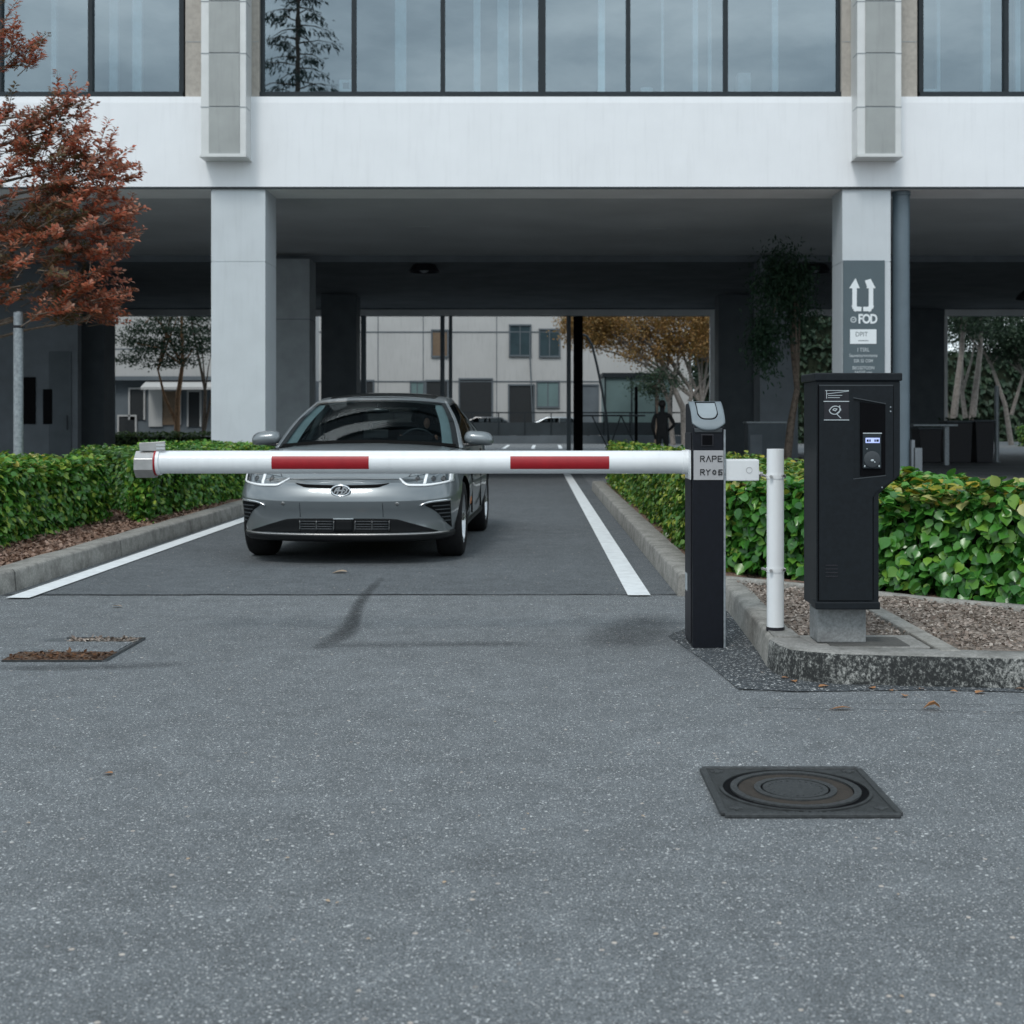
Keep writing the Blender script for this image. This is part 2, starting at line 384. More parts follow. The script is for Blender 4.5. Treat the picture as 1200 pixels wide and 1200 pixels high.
def leaves(P, nrm, tip, size, wid, shape=0):
    V, Fs = [(LEAF_V, LEAF_F), (LEAF2_V, LEAF2_F), (LEAF3_V, LEAF3_F)][shape]
    n = unit(nrm); t = unit(tip-n*(tip*n).sum(1, keepdims=True)); b = np.cross(t, n)
    s = size[:, None, None]
    vs = P[:, None, :]+s*(V[None, :, 0:1]*wid*b[:, None, :]+V[None, :, 1:2]*t[:, None, :]+V[None, :, 2:3]*n[:, None, :])
    k = len(V); m = len(P)
    flat1 = np.array([i for f in Fs for i in f]); tot1 = np.array([len(f) for f in Fs])
    flat = (flat1[None, :]+k*np.arange(m)[:, None]).ravel(); tot = np.tile(tot1, m)
    return vs.reshape(-1, 3), flat, tot
def leafobj(name, P, nrm, tip, size, wid, mats, parent, shape=0, mi=None):
    v, f, t = leaves(P, nrm, tip, size, wid, shape)
    per = len([LEAF_F, LEAF2_F, LEAF3_F][shape])
    return npmesh(name, v, f, t, mats, parent, None if mi is None else np.repeat(mi, per))
def lump(p, s=1.0):
    x, y, z = p[:, 0]*s, p[:, 1]*s, p[:, 2]*s
    return (np.sin(3.1*x+1.3*y)+np.sin(2.7*y-1.9*z+1)+np.sin(4.3*z+2.2*x+2)+.7*np.sin(7.7*x-6.1*y+3*z))/3.7

# ------------------------------------------------------------------ ground, roads
def sheet(name, polys, z, m):
    b = MB()
    for p in polys: b.add([(x, y, z) for x, y in p], [tuple(range(len(p)))])
    o = b.build(name, m); o['kind'] = 'structure'; return o
sheet('ground', [[(-300, -200), (300, -200), (300, 500), (-300, 500)]], 0, M['forecourt'])
sheet('lane_road', [[(-3.92, 9.78), (1.10, 9.84), (1.10, 49.5), (-3.92, 49.5)]], .004, M['lane'])
seam = MB()
pts = [(-3.9+5.0*i/40, 9.79+.012*math.sin(i*1.7)+.01*math.sin(i*.6)) for i in range(41)]
for a, b in zip(pts[:-1], pts[1:]): seam.add([(a[0], a[1]-.008, .008), (b[0], b[1]-.008, .008), (b[0], b[1]+.007, .008), (a[0], a[1]+.007, .008)], [(0, 1, 2, 3)])
tag(seam.build('road_seam', M['black']), kind='structure')
sheet('lane_marking', [[(-3.81, 9.58), (-3.64, 9.58), (-3.64, 46), (-3.81, 46)], [(.685, 9.72), (.852, 9.72), (.852, 46), (.685, 46)]], .012, M['linepaint'])
px = [(0.80, 7.95), (0.92, 7.05), (.98, 6.38), (1.25, 6.32), (1.9, 6.36), (3.4, 6.17), (3.4, 6.60), (1.5, 6.75), (1.35, 9.4), (1.12, 9.4), (1.0, 8.35)]
sheet('asphalt_patch', [px], .004, M['patch'])
# long hairline cracks in the forecourt
def crack(p0, p1, n, amp, w):
    b = MB(); q = []
    for i in range(n+1):
        t = i/n; q.append((p0[0]+(p1[0]-p0[0])*t+random.uniform(-amp, amp)*.5, p0[1]+(p1[1]-p0[1])*t+random.uniform(-amp, amp)))
    for a, c in zip(q[:-1], q[1:]): b.add([(a[0], a[1]-w, .008), (c[0], c[1]-w, .008), (c[0], c[1]+w, .008), (a[0], a[1]+w, .008)], [(0, 1, 2, 3)])
    tag(b.build('road_crack', M['black']), kind='structure')
crack((.79, 7.95), (.98, 6.36), 12, .012, .004); crack((.98, 6.36), (1.30, 6.30), 8, .01, .004)
crack((1.0, 5.95), (2.6, 5.82), 26, .012, .0025); crack((1.25, 6.05), (3.0, 5.98), 20, .01, .002)
# stains: tyre streak, oil, painted cabinet shadow
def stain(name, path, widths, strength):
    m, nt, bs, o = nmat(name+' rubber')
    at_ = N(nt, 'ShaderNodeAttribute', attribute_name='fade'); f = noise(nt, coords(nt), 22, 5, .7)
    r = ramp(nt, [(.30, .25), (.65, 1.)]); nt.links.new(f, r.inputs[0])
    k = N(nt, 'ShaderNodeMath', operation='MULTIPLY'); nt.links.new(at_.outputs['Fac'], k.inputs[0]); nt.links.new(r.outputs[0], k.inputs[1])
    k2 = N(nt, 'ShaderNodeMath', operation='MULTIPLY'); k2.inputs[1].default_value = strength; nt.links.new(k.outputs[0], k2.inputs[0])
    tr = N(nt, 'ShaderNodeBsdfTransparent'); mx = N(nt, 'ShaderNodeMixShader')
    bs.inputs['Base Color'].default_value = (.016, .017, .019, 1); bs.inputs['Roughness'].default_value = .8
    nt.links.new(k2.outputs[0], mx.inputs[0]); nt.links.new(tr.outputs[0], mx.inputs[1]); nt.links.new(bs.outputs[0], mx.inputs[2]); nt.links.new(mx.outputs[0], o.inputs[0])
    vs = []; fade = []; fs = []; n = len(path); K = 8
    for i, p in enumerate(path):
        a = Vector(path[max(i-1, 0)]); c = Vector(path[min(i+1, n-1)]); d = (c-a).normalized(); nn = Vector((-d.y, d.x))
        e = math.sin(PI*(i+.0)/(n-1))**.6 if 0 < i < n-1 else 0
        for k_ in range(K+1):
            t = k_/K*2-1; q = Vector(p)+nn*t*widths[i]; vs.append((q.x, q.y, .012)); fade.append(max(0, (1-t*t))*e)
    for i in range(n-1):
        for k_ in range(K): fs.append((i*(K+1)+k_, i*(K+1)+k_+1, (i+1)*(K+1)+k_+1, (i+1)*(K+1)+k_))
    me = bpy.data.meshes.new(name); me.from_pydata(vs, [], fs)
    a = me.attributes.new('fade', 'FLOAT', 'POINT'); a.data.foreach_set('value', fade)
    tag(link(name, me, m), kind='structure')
sp = [(365, 765), (378, 758), (393, 750), (405, 742), (412, 732), (416, 720), (421, 708), (429, 697), (440, 686), (452, 676)]
stain('tyre_mark', [(gx(x, 2024/(y-491)), 2024/(y-491)) for x, y in sp], [.05, .075, .09, .09, .07, .055, .05, .05, .045, .035], .75)
stain('oil_and_shadow_patch', [(.35, 7.4), (.5, 7.7), (.62, 8.1), (.72, 8.5), (.8, 8.9)], [.10, .28, .34, .26, .12], .45)  # shadow of the barrier cabinet, painted onto the asphalt
stain('oil_and_shadow_patch', [(-3.1, 6.95), (-2.6, 6.9), (-2.1, 6.95), (-1.6, 7.1)], [.05, .09, .08, .03], .5)
stain('oil_and_shadow_patch', [(-1.6, 7.45), (-1.0, 7.6), (-.2, 7.65), (.3, 7.6)], [.04, .10, .09, .03], .35)

# kerbs -----------------------------------------------------------
def kerb(name, path, w, h, m, side=1, r=.02, joint=2.4, top=None):
    """path = outer bottom line; kerb body lies on its left (side=1) or right side"""
    P = [Vector((p[0], p[1])) for p in path]; n = len(P)
    # resample
    out = []; 
    for a, b in zip(P[:-1], P[1:]):
        k = max(1, int((b-a).length/.5))
        for i in range(k): out.append(a.lerp(b, i/k))
    out.append(P[-1]); P = out; n = len(P)
    prof = [(0, -.02), (.012, h-r), (.018, h-r*.4), (.012+r, h), (w-r*.5, h), (w, h-r*.5), (w, -.02)]
    vs = []; fs = []
    for i, p in enumerate(P):
        d = (P[min(i+1, n-1)]-P[max(i-1, 0)]).normalized(); nn = Vector((-d.y, d.x))*side
        jz = .004*math.sin(i*2.3)
        for (o, z) in prof: q = p+nn*o; vs.append((q.x, q.y, z+(jz if z > 0 else 0)))
    K = len(prof)
    for i in range(n-1):
        for k in range(K-1): fs.append((i*K+k, i*K+k+1, (i+1)*K+k+1, (i+1)*K+k))
    fs += [tuple(range(K)), tuple(range((n-1)*K, n*K))]
    b = MB(); b.add(vs, fs)
    if top: b.mi = [1 if (i < (n-1)*(K-1) and i % (K-1) in (2, 3, 4)) else 0 for i in range(len(fs))]
    o = b.build(name, [m, top] if top else m, smooth=True, ang=50); o['kind'] = 'structure'
    # joints between the kerb stones
    jb = MB(); acc = 0; last = 0
    for i in range(1, n-1):
        acc += (P[i]-P[i-1]).length
        if acc-last >= joint:
            last = acc; d = (P[i+1]-P[i-1]).normalized(); nn = Vector((-d.y, d.x))*side; t = .005
            a = P[i]-d*t; c = P[i]+d*t
            q = [(-.003, .0), (.009, h-r*.9), (.012+r, h+.006), (w-.005, h+.006)]
            for (u0, z0), (u1, z1) in zip(q[:-1], q[1:]):
                jb.add([(*(a+nn*u0), z0), (*(c+nn*u0), z0), (*(c+nn*u1), z1), (*(a+nn*u1), z1)], [(0, 1, 2, 3)])
    if jb.f: tag(jb.build('kerb_joint', M['slabdark']), kind='structure')
    return o
kerb('kerb', [(-7.5, 7.1), (-5.6, 7.6), (-4.6, 8.3), (-4.05, 9.1), (-3.9, 10.0), (-3.9, 24.3)], .23, .165, M['kerb'], side=1)
kerb('kerb', [(1.05, 24.3), (1.05, 9.75)], .22, .165, M['kerb'], side=1)
isl = [(1.285, 9.55), (1.300, 8.9), (1.245, 7.4), (1.215, 6.95), (1.225, 6.78), (1.27, 6.65), (1.36, 6.55), (1.5, 6.49), (2.35, 6.385), (6.0, 5.95)]
kerb('kerb', isl[:4], .16, .155, M['kerb'], side=1)
kerb('kerb', isl[3:], .20, .155, M['kerblichen'], side=1, joint=3., top=M['slab'])
# beds and slabs of the island
b = MB(); b.box(1.40, 2.0, 6.70, 7.07, -.02, .151); o = b.build('concrete_slab', M['slab'], bevel=.006); o['kind'] = 'structure'
b = MB(); b.box(1.262, 1.398, 6.98, 7.24, -.02, .1605); o = b.build('concrete_slab', M['slab'], bevel=.004); o['kind'] = 'structure'
b = MB(); b.box(1.50, 1.90, 6.71, 6.98, .1, .1555); o = b.build('concrete_slab', M['slabdark'], bevel=.003); o['kind'] = 'structure'  # darker concrete rectangle under the terminal
b = MB(); b.box(2.01, 2.11, 6.56, 8.55, -.02, .158); o = b.build('kerb', M['kerb'], bevel=.008); o['kind'] = 'structure'
kerb('kerb', [(1.28, 9.62), (1.9, 9.02), (2.5, 8.45), (3.1, 7.92), (4.2, 6.9)], .09, .165, M['kerb'], side=1)
def bed(name, poly, z, m, bumpz=.015, kind='structure'):
    bm = bmesh.new(); vs = [bm.verts.new((x, y, z)) for x, y in poly]; bm.faces.new(vs)
    bmesh.ops.triangulate(bm, faces=bm.faces)
    for _ in range(5): bmesh.ops.subdivide_edges(bm, edges=[e for e in bm.edges if e.calc_length() > .12], cuts=1)
    for v in bm.verts: v.co.z += bumpz*(math.sin(v.co.x*9+v.co.y*5)+math.sin(v.co.y*13-v.co.x*4)+random.uniform(-.6, .6))*.5
    bmesh.ops.triangulate(bm, faces=bm.faces)
    bmesh.ops.recalc_face_normals(bm, faces=bm.faces)
    me = bpy.data.meshes.new(name); bm.to_mesh(me); bm.free()
    return tag(link(name, me, m, smooth='all'), kind=kind)
bed('gravel_bed', [(1.41, 7.05), (2.02, 7.05), (2.02, 8.95), (1.42, 9.50)], .135, M['gravel'])
bed('gravel_bed', [(2.10, 6.60), (5.9, 6.16), (4.25, 6.9), (3.12, 7.93), (2.10, 8.85)], .138, M['gravel'])
bed('mulch_bed', [(-4.12, 9.2), (-4.12, 24.2), (-9, 24.2), (-9, 7.6), (-5.6, 7.85), (-4.6, 8.6)], .13, M['mulch'], .03)
bed('mulch_bed', [(1.26, 24.2), (1.26, 9.72), (1.45, 9.62), (4.3, 7.0), (9, 7.0), (9, 24.2)], .12, M['mulch'], .02)
# loose stones on the gravel and mulch: uncountable
def scatter(name, n, region, z, smin, smax, mats):
    P = []
    while len(P) < n:
        x, y = random.uniform(region[0], region[1]), random.uniform(region[2], region[3])
        if region[4](x, y): P.append((x, y, z+random.uniform(0, .02)))
    P = np.array(P); nr = unit(np.array([0, 0, 1.])+rng.normal(0, .5, (n, 3))); tp = rng.normal(0, 1, (n, 3))
    o = leafobj(name, P, nr, tp, rng.uniform(smin, smax, n), 1.3, mats, None, 2)
    return tag(o, kind='stuff')
M['chipsloose'] = leafmat('loose stone chips', [(.10, .08, .06), (.24, .19, .16), (.38, .33, .29), (.16, .12, .10), (.48, .43, .38)], .9, 0, .2)
M['barkloose'] = leafmat('loose bark chips', [(.10, .06, .04), (.24, .15, .11), (.34, .24, .19), (.15, .09, .06)], .9, 0, .2)
scatter('gravel_stones', 5200, (1.42, 4, 6.6, 9.4, lambda x, y: (x < 2.0 and y > 7.08 and x+y*.98 < 10.75) or (x > 2.12 and y > 6.72-.115*(x-2) and .93*x+y < 10.75)), .14, .012, .032, M['chipsloose'])
scatter('bark_chips', 7000, (-5.2, -4.14, 9.2, 18, lambda x, y: True), .145, .02, .055, M['barkloose'])

# ------------------------------------------------------------------ hedges
def hedge(label, poly, z0, z1, dens, size, mat, cat='hedge', yellow=.0, amp=.07, wid=1.0, shape=0, ymat=None, topdens=None, ycut=None):
    root = empty('hedge', (poly[0][0], poly[0][1], z0)); tag(root, label, cat)
    off = np.array([poly[0][0], poly[0][1], z0])
    n = len(poly); Pv = [Vector(p) for p in poly]
    area2 = sum(Pv[i].x*Pv[(i+1) % n].y-Pv[(i+1) % n].x*Pv[i].y for i in range(n))
    if area2 < 0: Pv.reverse()
    pts, nrm = [], []
    for i in range(n):
        a, b_ = Pv[i], Pv[(i+1) % n]; L = (b_-a).length; d = (b_-a)/L; nn = Vector((d.y, -d.x))
        # back faces need few leaves
        k = int(L*(z1-z0)*dens*(1.0 if (nn.y < .3) else .35))
        t = rng.random(k); zz = rng.random(k)
        pts.append(np.stack([a.x+(b_.x-a.x)*t, a.y+(b_.y-a.y)*t, z0+(z1-z0)*zz], 1)); nrm.append(np.tile([nn.x, nn.y, .12], (k, 1)))
    xs = [p.x for p in Pv]; ys = [p.y for p in Pv]
    A = abs(area2)/2; k = int(A*(topdens or dens)); T = []
    def inside(x, y):
        c = False
        for i in range(n):
            a, b_ = Pv[i], Pv[(i+1) % n]
            if (a.y > y) != (b_.y > y) and x < (b_.x-a.x)*(y-a.y)/(b_.y-a.y)+a.x: c = not c
        return c
    while len(T) < k:
        x, y = random.uniform(min(xs), max(xs)), random.uniform(min(ys), max(ys))
        if inside(x, y): T.append((x, y, z1))
    pts.append(np.array(T)); nrm.append(np.tile([0, 0, 1.], (k, 1)))
    P = np.concatenate(pts); Nn = np.concatenate(nrm); m = len(P)
    top = Nn[:, 2] > .9
    lumpv = lump(P*np.array([1.6, 1.6, 2.2])); dep = rng.random(m)**1.5*.2
    P = P+Nn*(amp*lumpv-dep)[:, None]
    # rounded shoulders
    hz = np.clip((P[:, 2]-(z1-.12))/.12, 0, 1)
    P[~top] -= (Nn*(hz**2*.07)[:, None])[~top]
    P += rng.normal(0, .018, (m, 3))
    out = unit(Nn+rng.normal(0, .52, (m, 3))+np.array([0, 0, .62]))
    tip = rng.normal(0, .6, (m, 3))+np.where(top[:, None], [0, 0, .15], [0, 0, -.75])+Nn*.35
    sz = rng.uniform(.65, 1.15, m)*size
    if ycut: sz = sz*np.clip(P[:, 1]/ycut, 1, 1.8)
    keep = P[:, 2] > z0-.02+rng.random(m)*.10
    mi = ((P[:, 2] > z1-.10) & (rng.random(m) < yellow)).astype(int)
    P, out, tip, sz, mi = P[keep], out[keep], tip[keep], sz[keep], mi[keep]
    leafobj('foliage', P-off, out, tip, sz, wid, [mat, M['leafyellow']], root, shape, mi)
    c = sum(Pv, Vector((0, 0)))/n
    core = []
    for i in range(n):
        a, p, q = Pv[i-1], Pv[i], Pv[(i+1) % n]
        d1 = (p-a).normalized(); d2 = (q-p).normalized(); nn = (Vector((-d1.y, d1.x))+Vector((-d2.y, d2.x))).normalized()
        s = p+nn*.17/max(.5, nn.dot(Vector((-d1.y, d1.x)))); core.append((s.x-off[0], s.y-off[1]))
    cb = MB(); cb.prism(core, 0, z1-z0-.16); cb.build('twig_core', M['hedgecore'], root)
    return root
hedge('long clipped hedge at the left edge on the bark bed, ending at the dark gap', [(-4.82, 9.4), (-4.82, 14.95), (-5.1, 15.4), (-5.75, 15.5), (-5.75, 8.8)], .13, .86, 2300, .074, M['leafside'], yellow=.12)
hedge('clipped hedge on the left of the lane between the gap and the white column', [(-4.38, 14.75), (-4.38, 24.0), (-6.3, 24.0), (-6.2, 17.6), (-5.3, 17.0), (-4.9, 16.0)], .13, .86, 1600, .068, M['leafside'], yellow=.05)
hedge('clipped hedge running down the right kerb of the lane behind the barrier', [(1.36, 10.1), (1.36, 24.2), (2.0, 24.2), (2.3, 20.5), (2.75, 13.5), (2.95, 9.4), (1.75, 10.0)], .13, .84, 1700, .062, M['leafmix'], yellow=.14)
hedge('broad leaved hedge with yellow tips on the right behind the payment terminal', [(1.42, 10.15), (1.60, 9.92), (2.36, 9.05), (3.07, 8.38), (4.6, 6.95), (5.2, 7.6), (3.6, 9.1), (2.75, 9.85), (1.75, 10.6)], .15, .83, 1750, .086, M['leafnear'], yellow=.34, wid=1.12, amp=.09)
hedge('low trimmed hedge outside the far left opening under the dark tree', [(-17.0, 53), (-10.0, 53), (-10.0, 54.2), (-17.0, 54.2)], 0, .74, 160, .16, M['leaffar'], shape=2)
hedge('small bright green hedge seen at the far right edge', [(23.2, 62), (29, 60), (29, 62), (23.2, 64)], 0, 1.0, 120, .2, M['leafmix'], shape=2)

# ------------------------------------------------------------------ office building
YF = 25.0
bld = empty('office_building', (0, YF, 0)); tag(bld, 'white office building bridging the lane on columns, glazed upper floor', 'building')
def part(mb, name, m, parent=bld, **kw):
    mb.v = [(x-0, y-YF, z) for x, y, z in mb.v]; return mb.build(name, m, parent, **kw)
XL, XR = -34.0, 36.0
b = MB(); b.box(XL, XR, 25, 26.15, 5.67, 7.25); b.prism([(25.0, 7.25), (25.015, 7.37), (26.15, 7.37), (26.15, 7.25)], XL, XR, 'x')
part(b, 'fascia', M['fascia'])
b = MB(); b.box(XL, XR, 25.0, 25.03, 5.63, 5.668); part(b, 'drip_edge', M['frame'])
b = MB(); b.box(XL, XR, 25.035, 26.15, 5.64, 5.666); part(b, 'soffit_edge', M['underbeam'])
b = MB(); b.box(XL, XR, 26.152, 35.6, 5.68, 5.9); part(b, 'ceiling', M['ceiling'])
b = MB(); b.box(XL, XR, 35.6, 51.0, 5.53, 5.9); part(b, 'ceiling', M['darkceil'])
b = MB(); b.box(XL, XR, 35.52, 35.598, 5.50, 5.678); part(b, 'ceiling_beam', M['darkwall2'])
# pipe scars on the soffit
for (px_, py_) in ((490, 268), (765, 270)):
    Y = 4.37*F/(CY-py_); c = at(px_, py_, Y); b = MB(); b.box(c.x-.28, c.x+.28, c.y-.3, c.y+.3, 5.667, 5.679); part(b, 'ceiling_hatch', M['ceiling'], bevel=.004)
# roof; unseen dark upper storeys added to darken reflections in the car
b = MB(); b.box(XL, XR, 25.05, 51, 10.4, 12.4); part(b, 'unseen_spandrel', M['fargrey'])
for k in range(2):
    z = 12.4+k*4.6
    b = MB(); b.box(XL, XR, 25.3, 36, z+.001, z+2.6); part(b, 'unseen_window_band', M['farglass'])
    b = MB(); b.box(XL, XR, 25.05, 36, z+2.601, z+4.6); part(b, 'unseen_spandrel', M['fargrey'])
b = MB(); b.box(XL, XR, 33.0, 33.2, 7.4, 10.4); part(b, 'office_back_wall', M['office'])
b = MB(); b.box(XL, XR, 26.2, 33.0, 7.2, 7.38); part(b, 'office_floor', M['office'])
b = MB(); b.box(XL, XR, 26.2, 33.0, 10.2, 10.39); part(b, 'office_ceiling', M['office'])
segs = [(XL, gx(217, 25.3), [gx(-420, 25.3), gx(-310, 25.3), gx(-205, 25.3), gx(-100, 25.3), gx(1, 25.3), gx(107, 25.3)], []),
        (gx(304, 25.3), gx(986, 25.3), [gx(415, 25.3), gx(519, 25.3), gx(736, 25.3), gx(850, 25.3)], [gx(635, 25.3)]),
        (gx(1075, 25.3), XR, [gx(1178, 25.3), gx(1285, 25.3), gx(1400, 25.3), gx(1515, 25.3)], [])]
for (x0, x1, mul, wide) in segs:
    fb = MB(); fb.box(x0, x1, 25.12, 25.40, 7.372, 7.49); fb.box(x0, x1, 25.2, 25.40, 10.1, 10.398)
    fb.box(x0, x0+.09, 25.2, 25.40, 7.49, 10.1); fb.box(x1-.09, x1, 25.2, 25.40, 7.49, 10.1)
    w = part(fb, 'window', M['frame'])
    allm = sorted([(m_, .04) for m_ in mul]+[(m_, .072) for m_ in wide])
    edges = [x0+.09]
    for m_, hw in allm:
        mb_ = MB(); mb_.box(m_-hw, m_+hw, 25.22, 25.39, 7.492, 10.098); part(mb_, 'mullion', M['frame'], w); edges += [m_-hw, m_+hw]
    edges.append(x1-.09)
    for e0, e1 in zip(edges[::2], edges[1::2]):
        g = MB(); g.add([(e0, 25.3, 7.49), (e1, 25.3, 7.49), (e1, 25.3, 10.1), (e0, 25.3, 10.1)], [(0, 1, 2, 3)])
        pn = part(g, 'pane', M['glass'], w)
# dark inner jamb strips at ends of the middle window
for (a, c) in ((305, 315), (966, 978)):
    b = MB(); b.box(gx(a, 25.45), gx(c, 25.45), 25.42, 25.6, 7.4, 10.1); part(b, 'window_jamb', M['frame'])
for (px0, px1, dy) in ((155, 166, .7), (128, 138, 1.6), (463, 476, .5), (555, 563, .5), (583, 596, .9), (609, 612, .7), (701, 709, .5), (775, 778, 1.2), (812, 818, .8), (905, 912, .5), (1152, 1161, .6), (1098, 1102, 1.3), (1190, 1196, .8), (60, 66, 1.6), (830, 834, 1.6)):
    Y = 25.5+dy; b = MB(); b.box(gx(px0, Y), gx(px1, Y), Y, Y+.12, 7.38, 10.2); part(b, 'office_post', M['officepost'])
b = MB(); b.box(gx(20, 27.5), gx(72, 27.5), 27.5, 27.9, 7.38, 8.1); b.box(gx(865, 28), gx(880, 28), 28, 28.4, 7.38, 8.6); part(b, 'office_partition', M['officepost'])
b = MB(); b.box(XL, XR, 25.42, 25.9, 7.38, 7.44); part(b, 'window_ledge', M['officepost'])
# stone piers and clad pilasters
for (a, c, pa, pc) in ((217, 304, 235, 288), (986, 1075, 1005, 1057)):
    b = MB(); b.box(gx(a, 25.1)+.004, gx(c, 25.1)-.004, 25.10, 25.6, 7.372, 10.4); part(b, 'stone_pier', M['stone'])
    for zz in (8.42, 9.5):
        g = MB(); g.box(gx(a, 25.1)+.01, gx(c, 25.1)-.01, 25.095, 25.12, zz, zz+.012); part(g, 'pier_joint', M['midwall'])
    x0, x1 = gx(pa, 24.55), gx(pc, 24.55); z0 = gz(184, 24.55)
    b = MB(); b.box(x0, x1, 24.58, 25.09, z0+.04, 12.0)
    pl = part(b, 'pilaster', M['cladedge'], bevel=.012)
    zs = [z0+.04, gz(125, 24.55), gz(62, 24.55), gz(1, 24.55), 10.1]
    for za, zb in zip(zs[:-1], zs[1:]):
        g = MB(); g.box(x0+.15, x1-.12, 24.56, 24.581, za+.012, zb-.012); part(g, 'cladding_panel', M['cladding'], pl, bevel=.004)
        g = MB(); g.box(x0-.003, x1+.003, 24.572, 24.9, zb-.008, zb+.008); part(g, 'cladding_joint', M['midwall'], pl)
    g = MB(); g.prism([(x0-.02, z0), (x1+.02, z0), (x1-.03, z0+.06), (x0+.03, z0+.06)], 24.52, 25.0, 'y'); part(g, 'base_cap', M['cladedge'], pl)
# front columns with joint
for (x0, x1, d) in ((-6.09, -5.07, 1.05), (5.81, 6.72, .85)):
    b = MB(); b.box(x0, x1, 25.05, 25.05+d, 0, 4.255); b.box(x0+.008, x1-.008, 25.058, 25.04+d, 4.255, 4.272); b.box(x0, x1, 25.05, 25.05+d, 4.272, 5.64)
    part(b, 'column', M['column'])
b = MB(); b.box(20, 21, 25.05, 26, 0, 5.64); part(b, 'column', M['column'])
b = MB(); b.box(-20.5, -19.5, 25.05, 26, 0, 5.64); part(b, 'column', M['column'])
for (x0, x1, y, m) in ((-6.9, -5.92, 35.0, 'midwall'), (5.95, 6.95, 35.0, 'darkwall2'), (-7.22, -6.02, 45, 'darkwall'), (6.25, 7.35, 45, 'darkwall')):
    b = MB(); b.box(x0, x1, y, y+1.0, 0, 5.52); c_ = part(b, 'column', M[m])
b = MB(); b.box(-6.905, -5.915, 34.995, 36.0, 3.92, 3.935); part(b, 'column_joint', M['darkwall'])
# the far face of the undercroft, opening by opening
YB = 51.0
ops = [(gx(127, YB), gx(420, YB)), (gx(420, YB)+.001, gx(841, YB)), (gx(925, YB), gx(985, YB)), (gx(1107, YB), gx(1330, YB))]
zt = gz(370, YB)
solids = [(XL, ops[0][0]), (ops[1][1], ops[2][0]), (ops[2][1], ops[3][0]), (ops[3][1], XR)]
for x0, x1 in solids:
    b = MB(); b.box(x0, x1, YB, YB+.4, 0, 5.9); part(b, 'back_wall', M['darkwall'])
for x0, x1 in [(ops[0][0], ops[1][1]), ops[2], ops[3]]:
    b = MB(); b.box(x0, x1, YB+.002, YB+.4, zt, 5.9); part(b, 'lintel', M['darkwall'])
    b = MB(); b.box(x0, x1, YB-.06, YB+.0, zt-.0, zt+.24)
    b.box(x0-.02, x0+.10, YB-.06, YB+.1, 0, zt); b.box(x1-.30, x1, YB-.06, YB+.1, 0, zt); part(b, 'opening_frame', M['underbeam'])
for (a, c, m) in ((423, 429, 'pipe'), (516, 521, 'pipe'), (526, 530, 'pipe'), (664, 669, 'pipe'), (672, 683, 'black')):
    b = MB(); b.box(gx(a, YB+.2), gx(c, YB+.2), YB+.15, YB+.3, 0, zt); part(b, 'opening_post', M[m])
# side walls, left inner wall with doors
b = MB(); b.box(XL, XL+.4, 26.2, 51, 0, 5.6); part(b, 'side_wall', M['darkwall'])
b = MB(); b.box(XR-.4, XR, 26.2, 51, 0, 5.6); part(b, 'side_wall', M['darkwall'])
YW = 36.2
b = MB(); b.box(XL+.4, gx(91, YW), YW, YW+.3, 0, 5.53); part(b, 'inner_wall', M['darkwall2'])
b = MB(); b.box(gx(91, 38), gx(122, 38), 38, 39, 0, 5.52); part(b, 'column', M['darkwall'])
for (x0, x1, z0, z1) in ((gx(28, YW), gx(42, YW), gz(497, YW), gz(442, YW)), (gx(51, YW), gx(62, YW), gz(497, YW), gz(456, YW))):
    b = MB(); b.box(x0, x1, YW-.05, YW-.001, z0, z1); part(b, 'wall_panel', M['black'], bevel=.01)
b = MB(); b.box(gx(58, YW), gx(84, YW), YW-.04, YW-.001, .0, gz(412, YW)); dd = part(b, 'door', M['darkwall'], bevel=.01)
b = MB(); b.tube([(gx(80, YW), YW-.09, 1.0), (gx(80, YW), YW-.09, 1.4)], .015, 8); part(b, 'door_handle', M['frame'], dd)
# blue grey standpipe next to the right column
b = MB(); b.lathe([(.16, .0), (.16, 5.55), (.175, 5.56), (.175, 5.63), (0, 5.635)], 24, (7.0, 25.35, 0)); part(b, 'standpipe', M['pipe'], smooth=True)
b = MB(); b.lathe([(.30, 0), (.30, .05), (.24, .30), (.20, .36), (.165, .37)], 24, (7.0, 25.35, 0)); b.box(7.20, 7.36, 25.2, 25.32, 0, .75); b.box(7.16, 7.22, 25.2, 25.32, .2, .9); part(b, 'pipe_shoe', M['darkwall2'], smooth=True)

# lamps under the soffit
def pendant(px_, py_, Y, r, label):
    c = at(px_, py_, Y); top = 5.53 if Y > 35.6 else 5.68
    t = empty('pendant_lamp', (c.x, c.y, c.z)); tag(t, label, 'lamp', 'pendant lamps under the building')
    b = MB(); b.lathe([(.015, r*.8), (r*.35, r*.72), (r*.75, r*.35), (r, -.02), (r*.97, -.02), (r*.7, r*.3), (.02, r*.6)], 24); b.build('lamp_shade', M['blackside'], t, smooth=True)
    b = MB(); b.tube([(0, 0, r*.75), (0, 0, top-c.z)], .02, 6); b.build('stem', M['darkwall'], t)
    b = MB(); b.ell((0, 0, r*.2), (r*.35, r*.35, r*.3), 12, 8); b.build('bulb', M['midwall'], t, smooth='all')
pendant(497, 318, 36.4, .44, 'dark dome lamp hanging under the soffit above the grey car')
pendant(955, 318, 36.4, .44, 'dark dome lamp hanging left of the sign column')
pendant(1203, 350, 36.4, .3, 'dark lamp hanging at the right edge of the photo')

